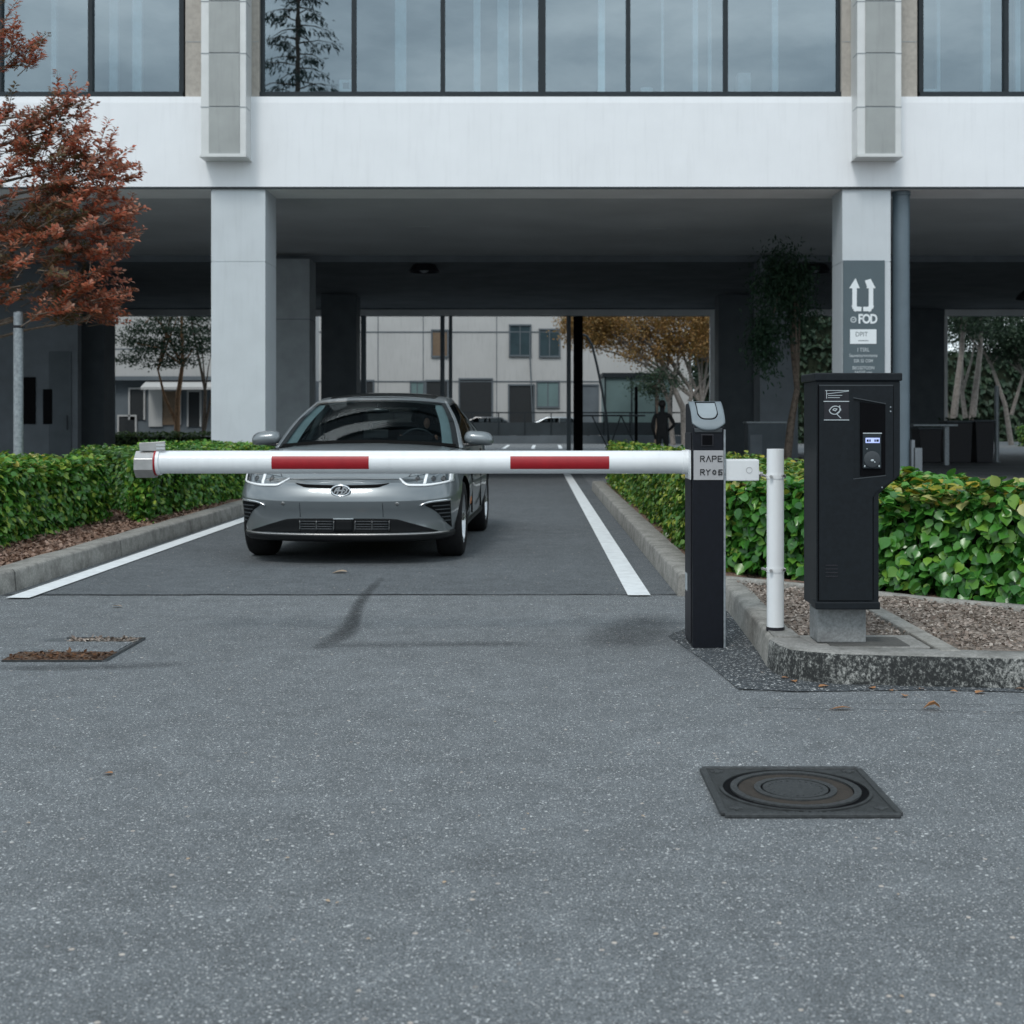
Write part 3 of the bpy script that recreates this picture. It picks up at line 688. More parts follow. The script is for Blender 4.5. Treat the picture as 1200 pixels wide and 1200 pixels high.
# sign on the right column
sg = empty('column_sign', (6.21, 25.02, 2.9)); tag(sg, 'tall blue grey sign with two white arrows on the right white column', 'sign')
SY = 25.02
def sx(p): return gx(p, SY)-6.21
def sz_(p): return gz(p, SY)-2.9
b = MB(); b.box(sx(988), sx(1037), -.0, .028, -1.5, sz_(305)); b.build('board', M['signgrey'], sg, bevel=.004)
def zp(x, y): return (960+x/7.06, 280+y/7.06)
def s2(x, y): p = zp(x, y); return (sx(p[0]), sz_(p[1]))
def flat(name, polys, m, parent, y0=-.006, y1=-.0005):
    b = MB()
    for i, p in enumerate(polys): b.prism(p, y0-.0004*i, y1, 'y')
    return b.build(name, m, parent)
w_ = 5.2/62.2
flat('arrow', [[s2(248, 408), s2(335, 408), s2(300, 325)]]+stroke([s2(292, 400), s2(292, 560), s2(303, 578), s2(330, 580)], w_), M['signwhite'], sg)
flat('arrow', [[s2(390, 408), s2(466, 408), s2(425, 330)], [s2(378, 345), s2(425, 330), s2(440, 380), s2(395, 395)]]+stroke([s2(428, 400), s2(428, 560), s2(412, 580), s2(382, 580)], w_), M['signwhite'], sg)
letters('FOD', .24, (s2(402, 665)[0], -.002, s2(0, 665)[1]), M['signwhite'], sg, bold=.008, sx=.80, space=.86)
c_ = s2(283, 668); b = MB(); b.lathe([(.035, 0), (.058, 0), (.058, -.004), (.035, -.004), (.035, 0)], 20, (c_[0], -.001, c_[1]), 'y'); b.box(c_[0]-.025, c_[0]+.025, -.004, -.001, c_[1]-.008, c_[1]+.008); b.build('emblem', M['palemark'], sg)
p0, p1 = s2(255, 868), s2(473, 748)
flat('notice', [[(p0[0], p0[1]), (p1[0], p0[1]), (p1[0], p1[1]), (p0[0], p1[1])]], M['signwhite'], sg)
letters('DPIT', .125, (s2(350, 790)[0], -.008, s2(0, 790)[1]), M['signgrey'], sg, bold=-.001, sx=.9)
letters('ssassssssess', .04, (s2(365, 840)[0], -.008, s2(0, 840)[1]), M['signgrey'], sg, sx=1.0)
for (t, yy, sz) in (('I TSRL', 918, .10), ('Sauvemsrvmmsms', 965, .085), ('SSR SS OSM', 1010, .085), ('BEOSSTODN', 1068, .085), ('SASSSE ams', 1105, .08)):
    letters(t, sz, (s2(365, yy)[0], -.003, s2(0, yy)[1]), M['palemark'], sg, bold=.001, sx=.85)

# things on the office window ledge
def ledge_thing(name, label, cat, px_, build):
    c = Vector((gx(px_, 25.62), 25.62, 7.441)); t = empty(name, c); tag(t, label, cat); build(t); return t
def pot(t):
    b = MB(); b.lathe([(0, 0), (.085, 0), (.115, .2), (.12, .2), (.12, .23), (.10, .23), (.09, .18), (0, .18)], 20); b.build('pot', M['officepost'], t, smooth=True)
    P = np.array([[rng.normal(0, .03), rng.normal(0, .03), .2] for _ in range(14)]); leafobj('foliage', P, rng.normal(0, 1, (14, 3)), np.array([0, 0, 1.])+rng.normal(0, .4, (14, 3)), rng.uniform(.06, .12, 14), .7, M['darkleaf'], t, 2)
ledge_thing('plant_pot', 'white plant pot on the office window ledge', 'plant pot', 758, pot)
def mon(t):
    b = MB(); b.box(-.12, .12, -.02, .02, .16, .40); b.build('casing', M['officepost'], t, bevel=.01)
    b = MB(); b.box(-.05, .07, -.026, -.021, .22, .34); b.build('dark_window', M['frame'], t)
    b = MB(); b.box(-.02, .02, -.015, .015, .01, .16); b.box(-.1, .1, -.06, .06, 0, .012); b.build('stand', M['officepost'], t)
ledge_thing('desk_monitor', 'pale monitor on the office ledge beside the reflected conifer', 'monitor', 405, mon)
def pap(t):
    b = MB()
    for i in range(5): b.box(-.22+.02*(i % 3), .24-.015*(i % 2), -.1, .1, .022*i, .022*i+.02)
    b.build('sheets', M['officepost'], t)
ledge_thing('paper_stack', 'flat stack of pale papers in the left office window', 'papers', 194, pap)
def bx(t):
    b = MB(); b.box(-.14, .14, -.1, .1, 0, .2); b.build('carton', M['officepost'], t, bevel=.006)
    b = MB(); b.box(-.143, .143, -.02, .02, .05, .203); b.build('tape', M['labelgrey'], t)
ledge_thing('storage_box', 'pale box on the ledge of the right office window', 'box', 1088, bx)

# ------------------------------------------------------------------ barrier gate
gate = empty('barrier_gate', (.985, 7.52, 0)); tag(gate, 'black barrier cabinet with lowered white and red boom across the lane', 'barrier')
gx0, gx1 = -.087, .087
prof = [(0, 0), (0, 1.25), (.018, 1.283), (.048, 1.316), (.088, 1.346), (.14, 1.373), (.19, 1.39), (.36, 1.39), (.36, 0)]
b = MB(); b.prism(prof, gx0, gx1, 'x'); b.build('cabinet', [M['blackbox']], gate, bevel=.006)
b = MB(); b.box(gx0-.006, gx0-.0005, .06, .34, .02, 1.22); b.build('side_panel', M['blackside'], gate, bevel=.003)
b = MB(); b.box(gx1+.0005, gx1+.012, .0, .36, .0, 1.24); b.build('edge_trim', M['galv'], gate, bevel=.002)
# lid following the curved head
def strip(pf, x0, x1, off, th, nx=2):
    vs = []; fs = []; n = len(pf)
    for i, (y, z) in enumerate(pf):
        a = Vector(pf[max(i-1, 0)]); c = Vector(pf[min(i+1, n-1)]); d = (c-a).normalized(); nn = Vector((-d.y, d.x))
        for o in (off, off+th):
            q = Vector((y, z))+nn*o
            vs += [(x0, q.x, q.y), (x1, q.x, q.y)]
    for i in range(n-1):
        k = i*4; fs += [(k+2, k+3, k+7, k+6), (k, k+4, k+5, k+1), (k, k+2, k+6, k+4), (k+1, k+5, k+7, k+3)]
    fs += [(0, 1, 3, 2), ((n-1)*4, (n-1)*4+2, (n-1)*4+3, (n-1)*4+1)]
    return vs, fs
lp = prof[1:7]; dense = []
for a, c in zip(lp[:-1], lp[1:]):
    for i in range(4): dense.append((a[0]+(c[0]-a[0])*i/4, a[1]+(c[1]-a[1])*i/4))
dense.append(lp[-1])
dv = [Vector(p) for p in [(-.0, 1.235), (-.0, 1.243)]+dense]
def head_grid(name, xa, xb, lo, hi, off, th, m, parent, bev=.003):
    # lo(u), hi(u): start and end (fraction of the head curve) for u in -1..1
    nx, ny = 14, 18; vs = []; n = len(dv)-1
    for i in range(nx+1):
        u = i/nx*2-1; x = xa+(xb-xa)*i/nx
        for j in range(ny+1):
            t = (lo(u)+(hi(u)-lo(u))*j/ny)*n; k = min(int(t), n-1); q = dv[k].lerp(dv[k+1], t-k)
            d = (dv[k+1]-dv[k]).normalized(); q = q+Vector((-d.y, d.x))*off; vs.append((x, q.x, q.y))
    fs = [(i*(ny+1)+j, (i+1)*(ny+1)+j, (i+1)*(ny+1)+j+1, i*(ny+1)+j+1) for i in range(nx) for j in range(ny)]
    b = MB(); b.add(vs, fs); me = b.mesh(name)
    if sum(p.normal.z*p.area for p in me.polygons) < 0: me.flip_normals()
    o = link(name, me, m, parent, smooth='all'); sd_ = o.modifiers.new('th', 'SOLIDIFY'); sd_.thickness = th; sd_.offset = 1
    return o
lid = head_grid('lid', gx0-.004, gx1+.010, lambda u: .0+.22*abs(u)**2.4, lambda u: 1.0, .0006, .012, M['lidgrey'], gate)
head_grid('lid_groove', gx0+.030, gx1-.026, lambda u: .30+.16*abs(u)**4, lambda u: .965, .0128, .0008, M['black'], lid)
head_grid('lid_flap', gx0+.035, gx1-.031, lambda u: .325+.16*abs(u)**4, lambda u: .86, .0138, .003, M['flapgrey'], lid)
b = MB(); b.prism([(gx0+.006, 1.248), (gx1-.006, 1.248), (gx1-.010, 1.224), (gx0+.010, 1.224)], -.008, -.0005, 'y'); b.build('visor', M['lidgroove'], gate, bevel=.003)
b = MB(); b.box(-.042, .030, -.006, -.0005, 1.145, 1.215); b.build('sensor_frame', M['blackside'], gate, bevel=.003)
b = MB(); b.box(-.034, .022, -.008, -.0062, 1.153, 1.207); b.build('sensor_window', M['black'], gate)
# label band
b = MB(); b.box(gx0+.004, gx1-.001, -.005, -.0005, .955, 1.122); lb = b.build('label_band', M['labelgrey'], gate, bevel=.001)
b = MB(); b.box(gx0-.010, gx0-.0065, .03, .30, .955, 1.122); b.build('label_band', M['white'], gate, bevel=.001)
def strokes_obj(name, lines, w, m, parent, y0=-.0075, y1=-.0052):
    b = MB()
    i = 0
    for l in lines:
        for q in stroke(l, w): b.prism(q, y0-.00005*i, y1, 'y'); i += 1
    return b.build(name, m, parent)
def L(ch, ox, oz, w, h):
    g = {'R': [[(0, 0), (0, 1), (.62, 1), (.76, .78), (.62, .55), (.05, .52)], [(.35, .5), (.8, 0)]],
         'V': [[(0, 0), (.42, 1), (.85, 0)]],
         'P': [[(0, 0), (0, 1), (.7, 1), (.8, .75), (.7, .5), (.05, .48)]],
         'E': [[(.8, 0), (0, 0), (0, 1), (.8, 1)], [(0, .5), (.6, .5)]],
         'Y': [[(0, .95), (.3, .6), (.3, 0)], [(.3, .62), (.75, .98)]],
         'O': [[(.40, .12), (.15, .25), (.10, .52), (.22, .80), (.45, .88), (.66, .75), (.72, .48), (.62, .22), (.40, .12)]],
         'S': [[(.8, .95), (.2, .95), (.1, .6), (.75, .5), (.8, .1), (.1, .05)], [(.1, .55), (.2, .2)]]}[ch]
    return [[(ox+x*w, oz+y*h) for x, y in l] for l in g]
ls = []
for i, ch in enumerate('RVPE'): ls += L(ch, -.044+i*.033, 1.060, .028, .030)
for i, ch in enumerate('RYOS'): ls += L(ch, -.044+i*.033, .984, .028, .030)
strokes_obj('lettering', ls, .0048, M['ink'], lb)
b = MB(); b.box(gx0-.0095, gx0-.0065, .22, .30, .30, .40); b.build('side_label', M['palemark'], gate)
# right arm bracket
b = MB(); b.box(gx1+.014, .292, .02, .15, .948, 1.070); br = b.build('bracket', M['white'], gate, bevel=.006)
b = MB(); b.lathe([(.0155, 0), (.0175, 0), (.0175, -.002), (.0155, -.002), (.0155, 0)], 20, (.235, .0195, 1.01), 'y'); b.build('bracket_mark', M['labelgrey'], br)
b = MB(); b.tube([(.292, .06, .985), (.318, .06, .985)], .014, 10); b.tube([(.292, .06, .985), (.300, .06, .985)], .022, 6); b.build('bracket_bolt', M['metal'], br)
# boom
bz, by, br_ = 1.050, .18, .0665
bx0, bx1 = -3.165, gx0-.012
b = MB(); b.tube([(bx0, by, bz), (bx1, by, bz)], br_, 48); boom = b.build('boom', M['boomwhite'], gate, smooth=True)
b = MB(); b.tube([(bx1-.03, by, bz), (bx1+.008, by, bz)], br_*1.06, 32); b.build('boom_flange', M['white'], boom, smooth=True, bevel=.002)
def patch_cyl(xa, xb):
    vs = []; fs = []; K = 14
    for i in range(K+1):
        t = R(203)-(R(203)-R(136))*0 - 0
        a = -R(34)+R(66)*i/K       # angle about the front
        for x in (xa, xb): vs.append((x, by-math.cos(a)*(br_+.0012), bz+math.sin(a)*(br_+.0012)))
    for i in range(K): fs.append((i*2, i*2+1, i*2+3, i*2+2))
    b = MB(); b.add(vs, fs); b.build('red_stripe', M['red'], boom, smooth='all')
YBm = 7.52+by-br_
for (a, c) in ((318, 432), (598, 714)): patch_cyl(gx(a, YBm)-.985, gx(c, YBm)-.985)
# end clamp
cx0, cx1 = gx(158, 7.65)-.985, gx(184, 7.65)-.985
oc = []
for k in range(8):
    t = R(22.5)+k*PI/4; oc.append((by+math.cos(t)*.084, bz-.012+math.sin(t)*.084))
b = MB(); b.prism(oc, cx0, cx1-.018, 'x'); cl = b.build('end_clamp', M['metal'], boom, bevel=.003)
b = MB(); b.tube([(cx1-.016, by, bz), (cx1+.01, by, bz)], br_*1.14, 32); b.build('clamp_ring', M['white'], cl, smooth=True)
b = MB(); b.tube([(cx1-.018, by, bz), (cx1-.008, by, bz)], br_*1.18, 32); b.build('clamp_gasket', M['red'], cl, smooth=True)
b = MB(); b.prism([(cx0+.025, bz+.066), (cx1+.045, bz+.066), (cx1+.045, bz+.123), (cx1+.02, bz+.120), (cx0+.022, bz+.112)], by-.045, by-.036, 'y')
b.prism([(by-.036, bz+.10), (by+.05, bz+.10), (by+.05, bz+.112), (by-.036, bz+.112)], cx0+.025, cx1+.02, 'x'); b.build('clamp_bracket', M['metal'], cl, bevel=.0015)
b = MB(); b.box(cx1-.005, cx1+.045, by-.05, by-.0455, bz+.075, bz+.085); b.box(cx1-.005, cx1+.045, by-.05, by-.0455, bz+.095, bz+.105); b.build('clamp_latch', M['chrome'], cl)

# support post
po = empty('support_post', (1.305, 7.19, .155)); tag(po, 'white round post on the kerb beside the barrier cabinet', 'post')
b = MB(); b.lathe([(0, .02), (.046, .02), (.046, .975), (.046, .983), (.040, .983), (.040, .93), (0, .93)], 28); b.build('tube', M['white'], po, smooth=True)
b = MB(); b.lathe([(0, 0), (.049, 0), (.049, .022), (.047, .022), (0, .022)], 28); b.build('foot_ring', M['blackside'], po, smooth=True)
for zz in (.835, .33):
    b = MB(); b.lathe([(.0465, -.012), (.049, -.012), (.049, .012), (.0465, .012)], 28, (0, 0, zz)); bd = b.build('band', M['white'], po, smooth=True)
    b = MB(); b.tube([(-.03, -.045, zz), (-.035, -.062, zz)], .009, 6); b.tube([(.032, -.045, zz+.004), (.037, -.06, zz+.004)], .009, 6); b.tube([(-.048, 0, zz), (-.075, -.01, zz+.008)], .008, 6); b.tube([(.046, 0, zz), (.056, -.005, zz)], .01, 6); b.build('bolt', M['metal'], bd)

# ------------------------------------------------------------------ payment terminal
YT = 6.72
tm = empty('payment_terminal', (1.64, YT, .155)); tag(tm, 'black payment terminal cabinet on a concrete pier at the island front', 'payment machine')
def T(px_, py_, Y=YT): return (gx(px_, Y)-1.64, gz(py_, Y)-.155)
pz0 = 0
b = MB(); b.box(gx(958, 6.8)-1.64, gx(1015, 6.8)-1.64, .08, .28, .0, T(0, 712)[1]); b.build('concrete_pier', M['pier'], tm, bevel=.006)
out = [T(957, 713), T(1027, 713), T(1030, 710), T(1030, 579), T(1055, 557), T(1055, 446), T(957, 446)]
b = MB(); b.prism(out, 0, .32, 'y'); b.build('body', M['termblack'], tm, bevel=.006)
q0, q1 = T(954, 446.6), T(1057, 437); b = MB(); b.box(q0[0], q1[0], -.012, .335, q0[1]+.001, q1[1]); b.build('top_cap', M['termblack'], tm, bevel=.006)
q0, q1 = T(953, 716), T(1030.5, 704)
b = MB(); b.box(T(957, 0)[0]-.008, T(1030, 0)[0]+.004, -.014, .10, T(0, 714)[1], T(0, 705)[1]); b.build('base_trim', M['termblack'], tm, bevel=.006)
# door with opening for the reader recess: built from pieces around the recess
dl, drr, dtop, dbot = T(959.5, 0)[0], T(1046, 0)[0], T(0, 451)[1], T(0, 703)[1]
rx0, rx1 = T(1000, 0)[0], T(1037, 0)[0]; rzt0, rzt1, rzb0, rzb1 = T(0, 466)[1], T(0, 473)[1], T(0, 561)[1], T(0, 557)[1]
d0, d1 = -.010, -.0006
b = MB()
b.prism([(dl, dbot), (T(1022, 0)[0], dbot), (T(1022, 0)[0], T(0, 582)[1]), (T(1026, 0)[0], T(0, 576)[1]), (drr, T(0, 560)[1]), (drr, rzb1), (rx1, rzb1), (rx0, rzb0), (rx0, rzt0), (rx1, rzt1), (drr, rzt1), (drr, dtop), (dl, dtop)][:0] or [(dl, dbot), (T(1022, 0)[0], dbot), (T(1022, 0)[0], T(0, 582)[1]), (T(1026, 0)[0], T(0, 576)[1]), (drr, T(0, 562)[1]), (drr, rzb1), (rx1, rzb1), (rx0, rzb0), (dl, rzb0)], d0, d1, 'y')
b.prism([(dl, rzb0), (rx0, rzb0), (rx0, rzt0), (dl, rzt0)], d0, d1, 'y')
b.prism([(rx1, rzb1), (drr, rzb1), (drr, rzt1), (rx1, rzt1)], d0, d1, 'y')
b.prism([(dl, rzt0), (rx0, rzt0), (rx1, rzt1), (drr, rzt1), (drr, dtop), (dl, dtop)], d0, d1, 'y')
door = b.build('door', M['termblack'], tm)
b = MB(); b.box(dl, drr, -.012, -.0102, dtop-.006, dtop); b.box(dl-.006, dl-.002, -.003, -.0006, dbot, dtop); b.build('door_seam', M['lidgroove'], door)
b = MB(); b.box(drr+.001, drr+.005, -.003, -.0006, T(0, 560)[1], dtop); b.build('door_gap', M['black'], door)
bb = MB(); bb.box(dl-.006, dl-.0005, -.004, -.0007, dbot-.004, dtop); bb.box(T(1022.5, 0)[0], T(1023.5, 0)[0], -.004, -.0007, dbot, T(0, 582)[1]); bb.build('door_gap', M['black'], door)
ix0 = T(1008, 0)[0]
b = MB(); b.prism([(ix0, rzb0+.014), (rx1, rzb1+.004), (rx1, rzt1-.008), (ix0, rzt0-.022)], -.009, -.0006, 'y'); rc = b.build('reader_recess', M['black'], tm)
b = MB(); b.prism([(rx0-.002, rzt0+.002), (rx1+.002, rzt1+.002), (rx1+.002, rzt1-.003), (rx0-.002, rzt0-.003)], -.0125, -.0095, 'y'); b.prism([(rx0-.002, rzb0+.002), (rx1+.002, rzb1+.002), (rx1+.002, rzb1-.003), (rx0-.002, rzb0-.003)], -.0125, -.0095, 'y'); b.build('recess_lip', M['lidgroove'], rc)
# reader
a0, a1 = T(1010, 549), T(1031.5, 507.5)
b = MB(); b.box(a0[0], a1[0], -.022, -.0092, a0[1], a1[1]); rd = b.build('card_reader', M['frame'], tm, bevel=.004)
s0, s1 = T(1013, 519), T(1029.5, 513)
b = MB(); b.box(s0[0], s1[0], -.0235, -.0222, s0[1], s1[1]); b.build('screen', M['screen'], rd)
b = MB()
for i, (u0, u1) in enumerate(((.08, .22), (.26, .36), (.62, .72), (.76, .93))): b.box(s0[0]+(s1[0]-s0[0])*u0, s0[0]+(s1[0]-s0[0])*u1, -.0245, -.0236, s0[1]+.006, s0[1]+.018)
b.build('screen_text', M['frame'], rd)
b = MB(); b.box(a0[0], a1[0]+.002, -.024, -.0222, a1[1]-.003, a1[1]+.002); b.build('reader_edge', M['palemark'], rd)
kc = T(1020.5, 538); b = MB(); b.lathe([(0, -.03), (.030, -.03), (.041, -.027), (.042, -.0222)], 28, (kc[0], 0, kc[1]), 'y'); b.build('dial', M['lidgroove'], rd, smooth=True)
b = MB(); b.ell((kc[0]+.0, -.031, kc[1]-.006), (.009, .004, .006), 10, 6); b.ell((kc[0]+.012, -.031, kc[1]-.014), (.004, .003, .004), 8, 5); b.build('key_slot', M['palemark'], rd, smooth='all')
b = MB(); b.ell((kc[0]-.036, -.023, kc[1]-.035), (.004, .002, .006), 8, 5); b.ell((kc[0]+.036, -.023, kc[1]-.035), (.004, .002, .006), 8, 5); b.ell((kc[0]-.025, -.023, kc[1]+.052), (.003, .002, .003), 8, 5); b.build('reader_led', M['palemark'], rd, smooth='all')
# label plate
def zq(x, y): return T(930+x/7.5, 430+y/7.5)
q0, q1 = zq(265, 470), zq(480, 200)
b = MB(); b.box(q0[0], q1[0], -.0115, -.0102, q0[1], q1[1]); lp_ = b.build('label_plate', M['blackside'], tm)
lines = [[zq(275, 208), zq(478, 208)], [zq(285, 208), zq(285, 275)], [zq(285, 238), zq(478, 213)], [zq(300, 252), zq(420, 250)], [zq(300, 270), zq(398, 270)]]
strokes_obj('label_mark', lines, .0026, M['palemark'], lp_, -.0138, -.0117)
strokes_obj('label_mark', [[zq(262, 303), zq(480, 303)], [zq(265, 466), zq(480, 466)]], .004, M['palemark'], lp_, -.0138, -.0117)
ring = [zq(355+46*math.cos(t)+(8 if math.sin(t) < 0 else 0), 380+36*math.sin(t)) for t in [i*2*PI/18 for i in range(19)]]
strokes_obj('label_mark', [ring, [zq(400, 342), zq(402, 385), zq(372, 412), zq(408, 448)], [zq(340, 378), zq(352, 366), zq(375, 370), zq(362, 386), zq(340, 378)]], .004, M['palemark'], lp_, -.0138, -.0117)
b = MB()
for i in range(4):
    q0, q1 = T(967, 663+i*4.3), T(981, 661.7+i*4.3); b.box(q0[0], q1[0], -.0125, -.0101, q0[1], q1[1])
b.build('vent_slats', M['blackside'], tm, bevel=.0008)
for (px_, py_) in ((1043, 477), (1043, 482), (1033, 571)):
    c_ = T(px_, py_); b = MB(); b.lathe([(0, -.013), (.0035, -.013), (.004, -.0102)], 10, (c_[0], 0, c_[1]), 'y'); b.build('screw', M['galv'], tm)

# ------------------------------------------------------------------ drain covers
mh = empty('drain_cover', (.908, 4.62, 0)); tag(mh, 'square cast iron access cover with round ringed lid in the foreground asphalt', 'manhole cover')
hs = .287
b = MB(); b.box(-hs, hs, -hs, hs, .001, .010); fr_ = b.build('frame', M['iron'], mh, bevel=.003)
b = MB()
for s in (-1, 1): b.box(-hs, hs, s*hs-.012, s*hs+.012, .001, .015); b.box(s*hs-.012, s*hs+.012, -hs+.012, hs-.012, .001, .015)
b.build('frame_rim', M['ironmid'], mh, bevel=.003)
def ringo(name, r0, r1, z, m):
    b = MB(); b.lathe([(r0, .010), (r0, z), (r1, z), (r1, .010)] if r0 > 0 else [(0, z), (r1, z), (r1, .010)], 64, (0, 0, 0)); return b.build(name, m, mh, smooth=True)
ringo('lid', 0, .112, .0165, M['ironmid']); ringo('lid_groove', .112, .120, .0112, M['black']); ringo('lid_ring', .120, .142, .0170, M['ironmid']); ringo('lid_ring', .142, .196, .0118, M['ironrust'])
ringo('lid_ring', .196, .200, .0112, M['black']); ringo('lid_ring', .200, .224, .0175, M['ironmid']); ringo('lid_groove', .224, .250, .0108, M['black']); ringo('lid_ring', .250, .262, .0155, M['iron'])
b = MB()
for k in range(26):
    t = 2*PI*k/26; r_ = .092; b.box(r_*math.cos(t)-.004, r_*math.cos(t)+.004, r_*math.sin(t)-.004, r_*math.sin(t)+.004, .0165, .0185)
for i in range(17):
    b.box(-.20+i*.025, -.19+i*.025+.006*(i % 3), -.276, -.262, .010, .0135)
for (x, y) in ((-.24, .24), (.24, .24), (-.24, -.22), (.24, -.22)):
    b.box(x-.022, x+.022, y-.008, y+.008, .010, .0135); b.box(x-.008, x+.008, y-.022, y+.022, .0101, .0136)
b.build('raised_lettering', M['ironmid'], mh, bevel=.001)
dg = empty('drain_grate', (-2.57, 7.47, 0)); tag(dg, 'sunken rectangular drain with leaf litter in its slots at the left', 'drain')
hx, hy = .28, .36
b = MB(); b.box(-hx, hx, -hy, hy, .001, .008); b.build('base_plate', M['lane'], dg)
b = MB(); b.box(-hx+.005, hx-.03, -hy+.252, hy-.155, .008, .014); b.build('lid', M['forecourt'], dg, bevel=.002)
for name, y0, y1, m, x0 in (('litter_slot', -hy+.005, -hy+.25, 'litter', -hx), ('litter_slot', hy-.15, hy-.02, 'grit', -.14)):
    b = MB(); b.box(x0, hx-.02, y0, y1, .008, .011); so = b.build(name, M[m], dg)
    n = 260; P = np.stack([rng.uniform(x0, hx-.03, n), rng.uniform(y0+.01, y1-.01, n), rng.uniform(.011, .016, n)], 1)
    leafobj('leaf_scraps', P, np.array([0, 0, 1.])+rng.normal(0, .35, (n, 3)), rng.normal(0, 1, (n, 3)), rng.uniform(.015, .04, n), .9, [M['litterleaf'] if m == 'litter' else M['chipsloose']], so, 2)
b = MB(); b.box(-hx+.1, hx, hy-.016, hy, .008, .014); b.box(hx-.016, hx, -hy, hy-.016, .008, .010); b.box(-hx, hx-.025, -hy-.004, -hy+.003, .001, .010); b.build('grate_frame', M['iron'], dg)

# ------------------------------------------------------------------ fallen leaves
def fallen(x, y, z, s, rz, m, label, group):
    P = np.array([[0, 0, 0.]]); V = LEAF_V.copy()
    me = bpy.data.meshes.new('fallen_leaf')
    vs = [(v[0]*s*.9, (v[1]-.5)*s, abs(v[0])*s*.14+.05*s*math.sin(v[1]*4)+.003) for v in V]
    me.from_pydata(vs, [], LEAF_F); o = link('fallen_leaf', me, m)
    o.location = (x, y, z); o.rotation_euler = (random.uniform(-.15, .15), random.uniform(-.15, .15), rz)
    if label.startswith('long'): o.scale = (.42, 1.15, 1)
    if label.startswith('curled'): o.scale = (.8, .9, 3.2)
    tag(o, label, 'leaf', group)
for (px_, py_, s) in ((905, 771, .05), (893, 757, .04), (881, 743, .045), (872, 728, .04), (965, 806, .05), (1022, 808, .045), (1149, 813, .06), (1195, 809, .04), (930, 800, .05), (1060, 817, .045), (920, 796, .035), (1080, 809, .03), (1044, 811, .03), (885, 750, .03), (1118, 812, .035)):
    Y = 2024/(py_-491); fallen(gx(px_, Y), Y, .006, s, random.uniform(0, 6), M['dryleaf'], 'small orange leaf lying along the foot of the island kerb', 'orange leaves along the island kerb')
for (px_, py_, s, lab) in ((985, 832, .085, 'long orange leaf on the asphalt in front of the island, left of a curled one'), (1092, 832, .08, 'curled orange leaf on the asphalt in front of the island, right of a long one'),
                           (127, 908, .035, 'small red brown leaf on the foreground asphalt at the left')):
    Y = 2024/(py_-491); fallen(gx(px_, Y), Y, .004, s, 1.3+random.uniform(-.3, .3), M['dryleaf'], lab, 'loose leaves on the asphalt')
for (px_, py_, s, lab) in ((398, 672, .13, 'pale curled leaf on the lane asphalt in front of the grey car'), (137, 712, .07, 'pale leaf on the asphalt near the end of the left white line')):
    Y = 2024/(py_-491); fallen(gx(px_, Y), Y, .008, s, 1.6, M['paleleaf'], lab, 'loose leaves on the asphalt')
for k in range(18):
    py_ = random.uniform(840, 1190); px_ = random.uniform(10, 1190); Y = 2024/(py_-491); x = gx(px_, Y)
    if abs(x-.908) < .4 and abs(Y-4.62) < .4: continue
    fallen(x, Y, .003, random.uniform(.009, .017), random.uniform(0, 6), M['paleleaf'], 'tiny pale leaf scrap on the foreground asphalt', 'pale leaf scraps on the foreground asphalt')

# ------------------------------------------------------------------ grey car
def pchip(pts):
    X = [p[0] for p in pts]; Y = [p[1] for p in pts]; n = len(X)
    h = [X[i+1]-X[i] for i in range(n-1)]; d = [(Y[i+1]-Y[i])/h[i] for i in range(n-1)]
    m = [0]*n; m[0], m[-1] = d[0], d[-1]
    for i in range(1, n-1):
        if d[i-1]*d[i] <= 0: m[i] = 0
        else:
            w1, w2 = 2*h[i]+h[i-1], h[i]+2*h[i-1]; m[i] = (w1+w2)/(w1/d[i-1]+w2/d[i])
    def f(x):
        if x <= X[0]: return Y[0]
        if x >= X[-1]: return Y[-1]
        i = 0
        while x > X[i+1]: i += 1
        t = (x-X[i])/h[i]
        return ((1+2*t)*(1-t)**2*Y[i]+t*(1-t)**2*h[i]*m[i]+t*t*(3-2*t)*Y[i+1]+t*t*(t-1)*h[i]*m[i+1])
    return f
def catmull(P, n):
    P = [Vector(p) for p in P]; Q = [P[0]*2-P[1]]+P+[P[-1]*2-P[-2]]; out = []
    for i in range(1, len(Q)-2):
        for k in range(24):
            t = k/24; a, b, c, d = Q[i-1:i+3]
            out.append(.5*((2*b)+(c-a)*t+(2*a-5*b+4*c-d)*t*t+(3*b-a-3*c+d)*t**3))
    out.append(P[-1]); L = [0]
    for a, b in zip(out[:-1], out[1:]): L.append(L[-1]+(b-a).length)
    res = []
    for k in range(n):
        s = L[-1]*k/(n-1); i = 0
        while i < len(L)-2 and L[i+1] < s: i += 1
        t = (s-L[i])/max(1e-9, L[i+1]-L[i]); res.append(out[i].lerp(out[i+1], min(1, max(0, t))))
    return res
car = empty('grey_car', (-1.715, 11.75, 0), R(-2.2)); tag(car, 'grey metallic sedan facing the viewer behind the lowered boom', 'car')
CL = 4.95; AX1, AX2, WR = .93, 3.76, .36
plan = catmull([(0, 0), (.34, .012), (.62, .06), (.82, .15), (.94, .29), (1.0, .50), (1.03, .80), (1.04, 1.2), (1.025, 2.0), (1.03, 3.0), (1.035, 3.7), (1.0, 4.25), (.93, 4.6), (.78, 4.82), (.5, 4.92), (0, 4.95)], 150)
zrow = lambda a, b, c: pchip([(0, a), (.95, b), (3.6, (b+c)/2), (CL, c)])
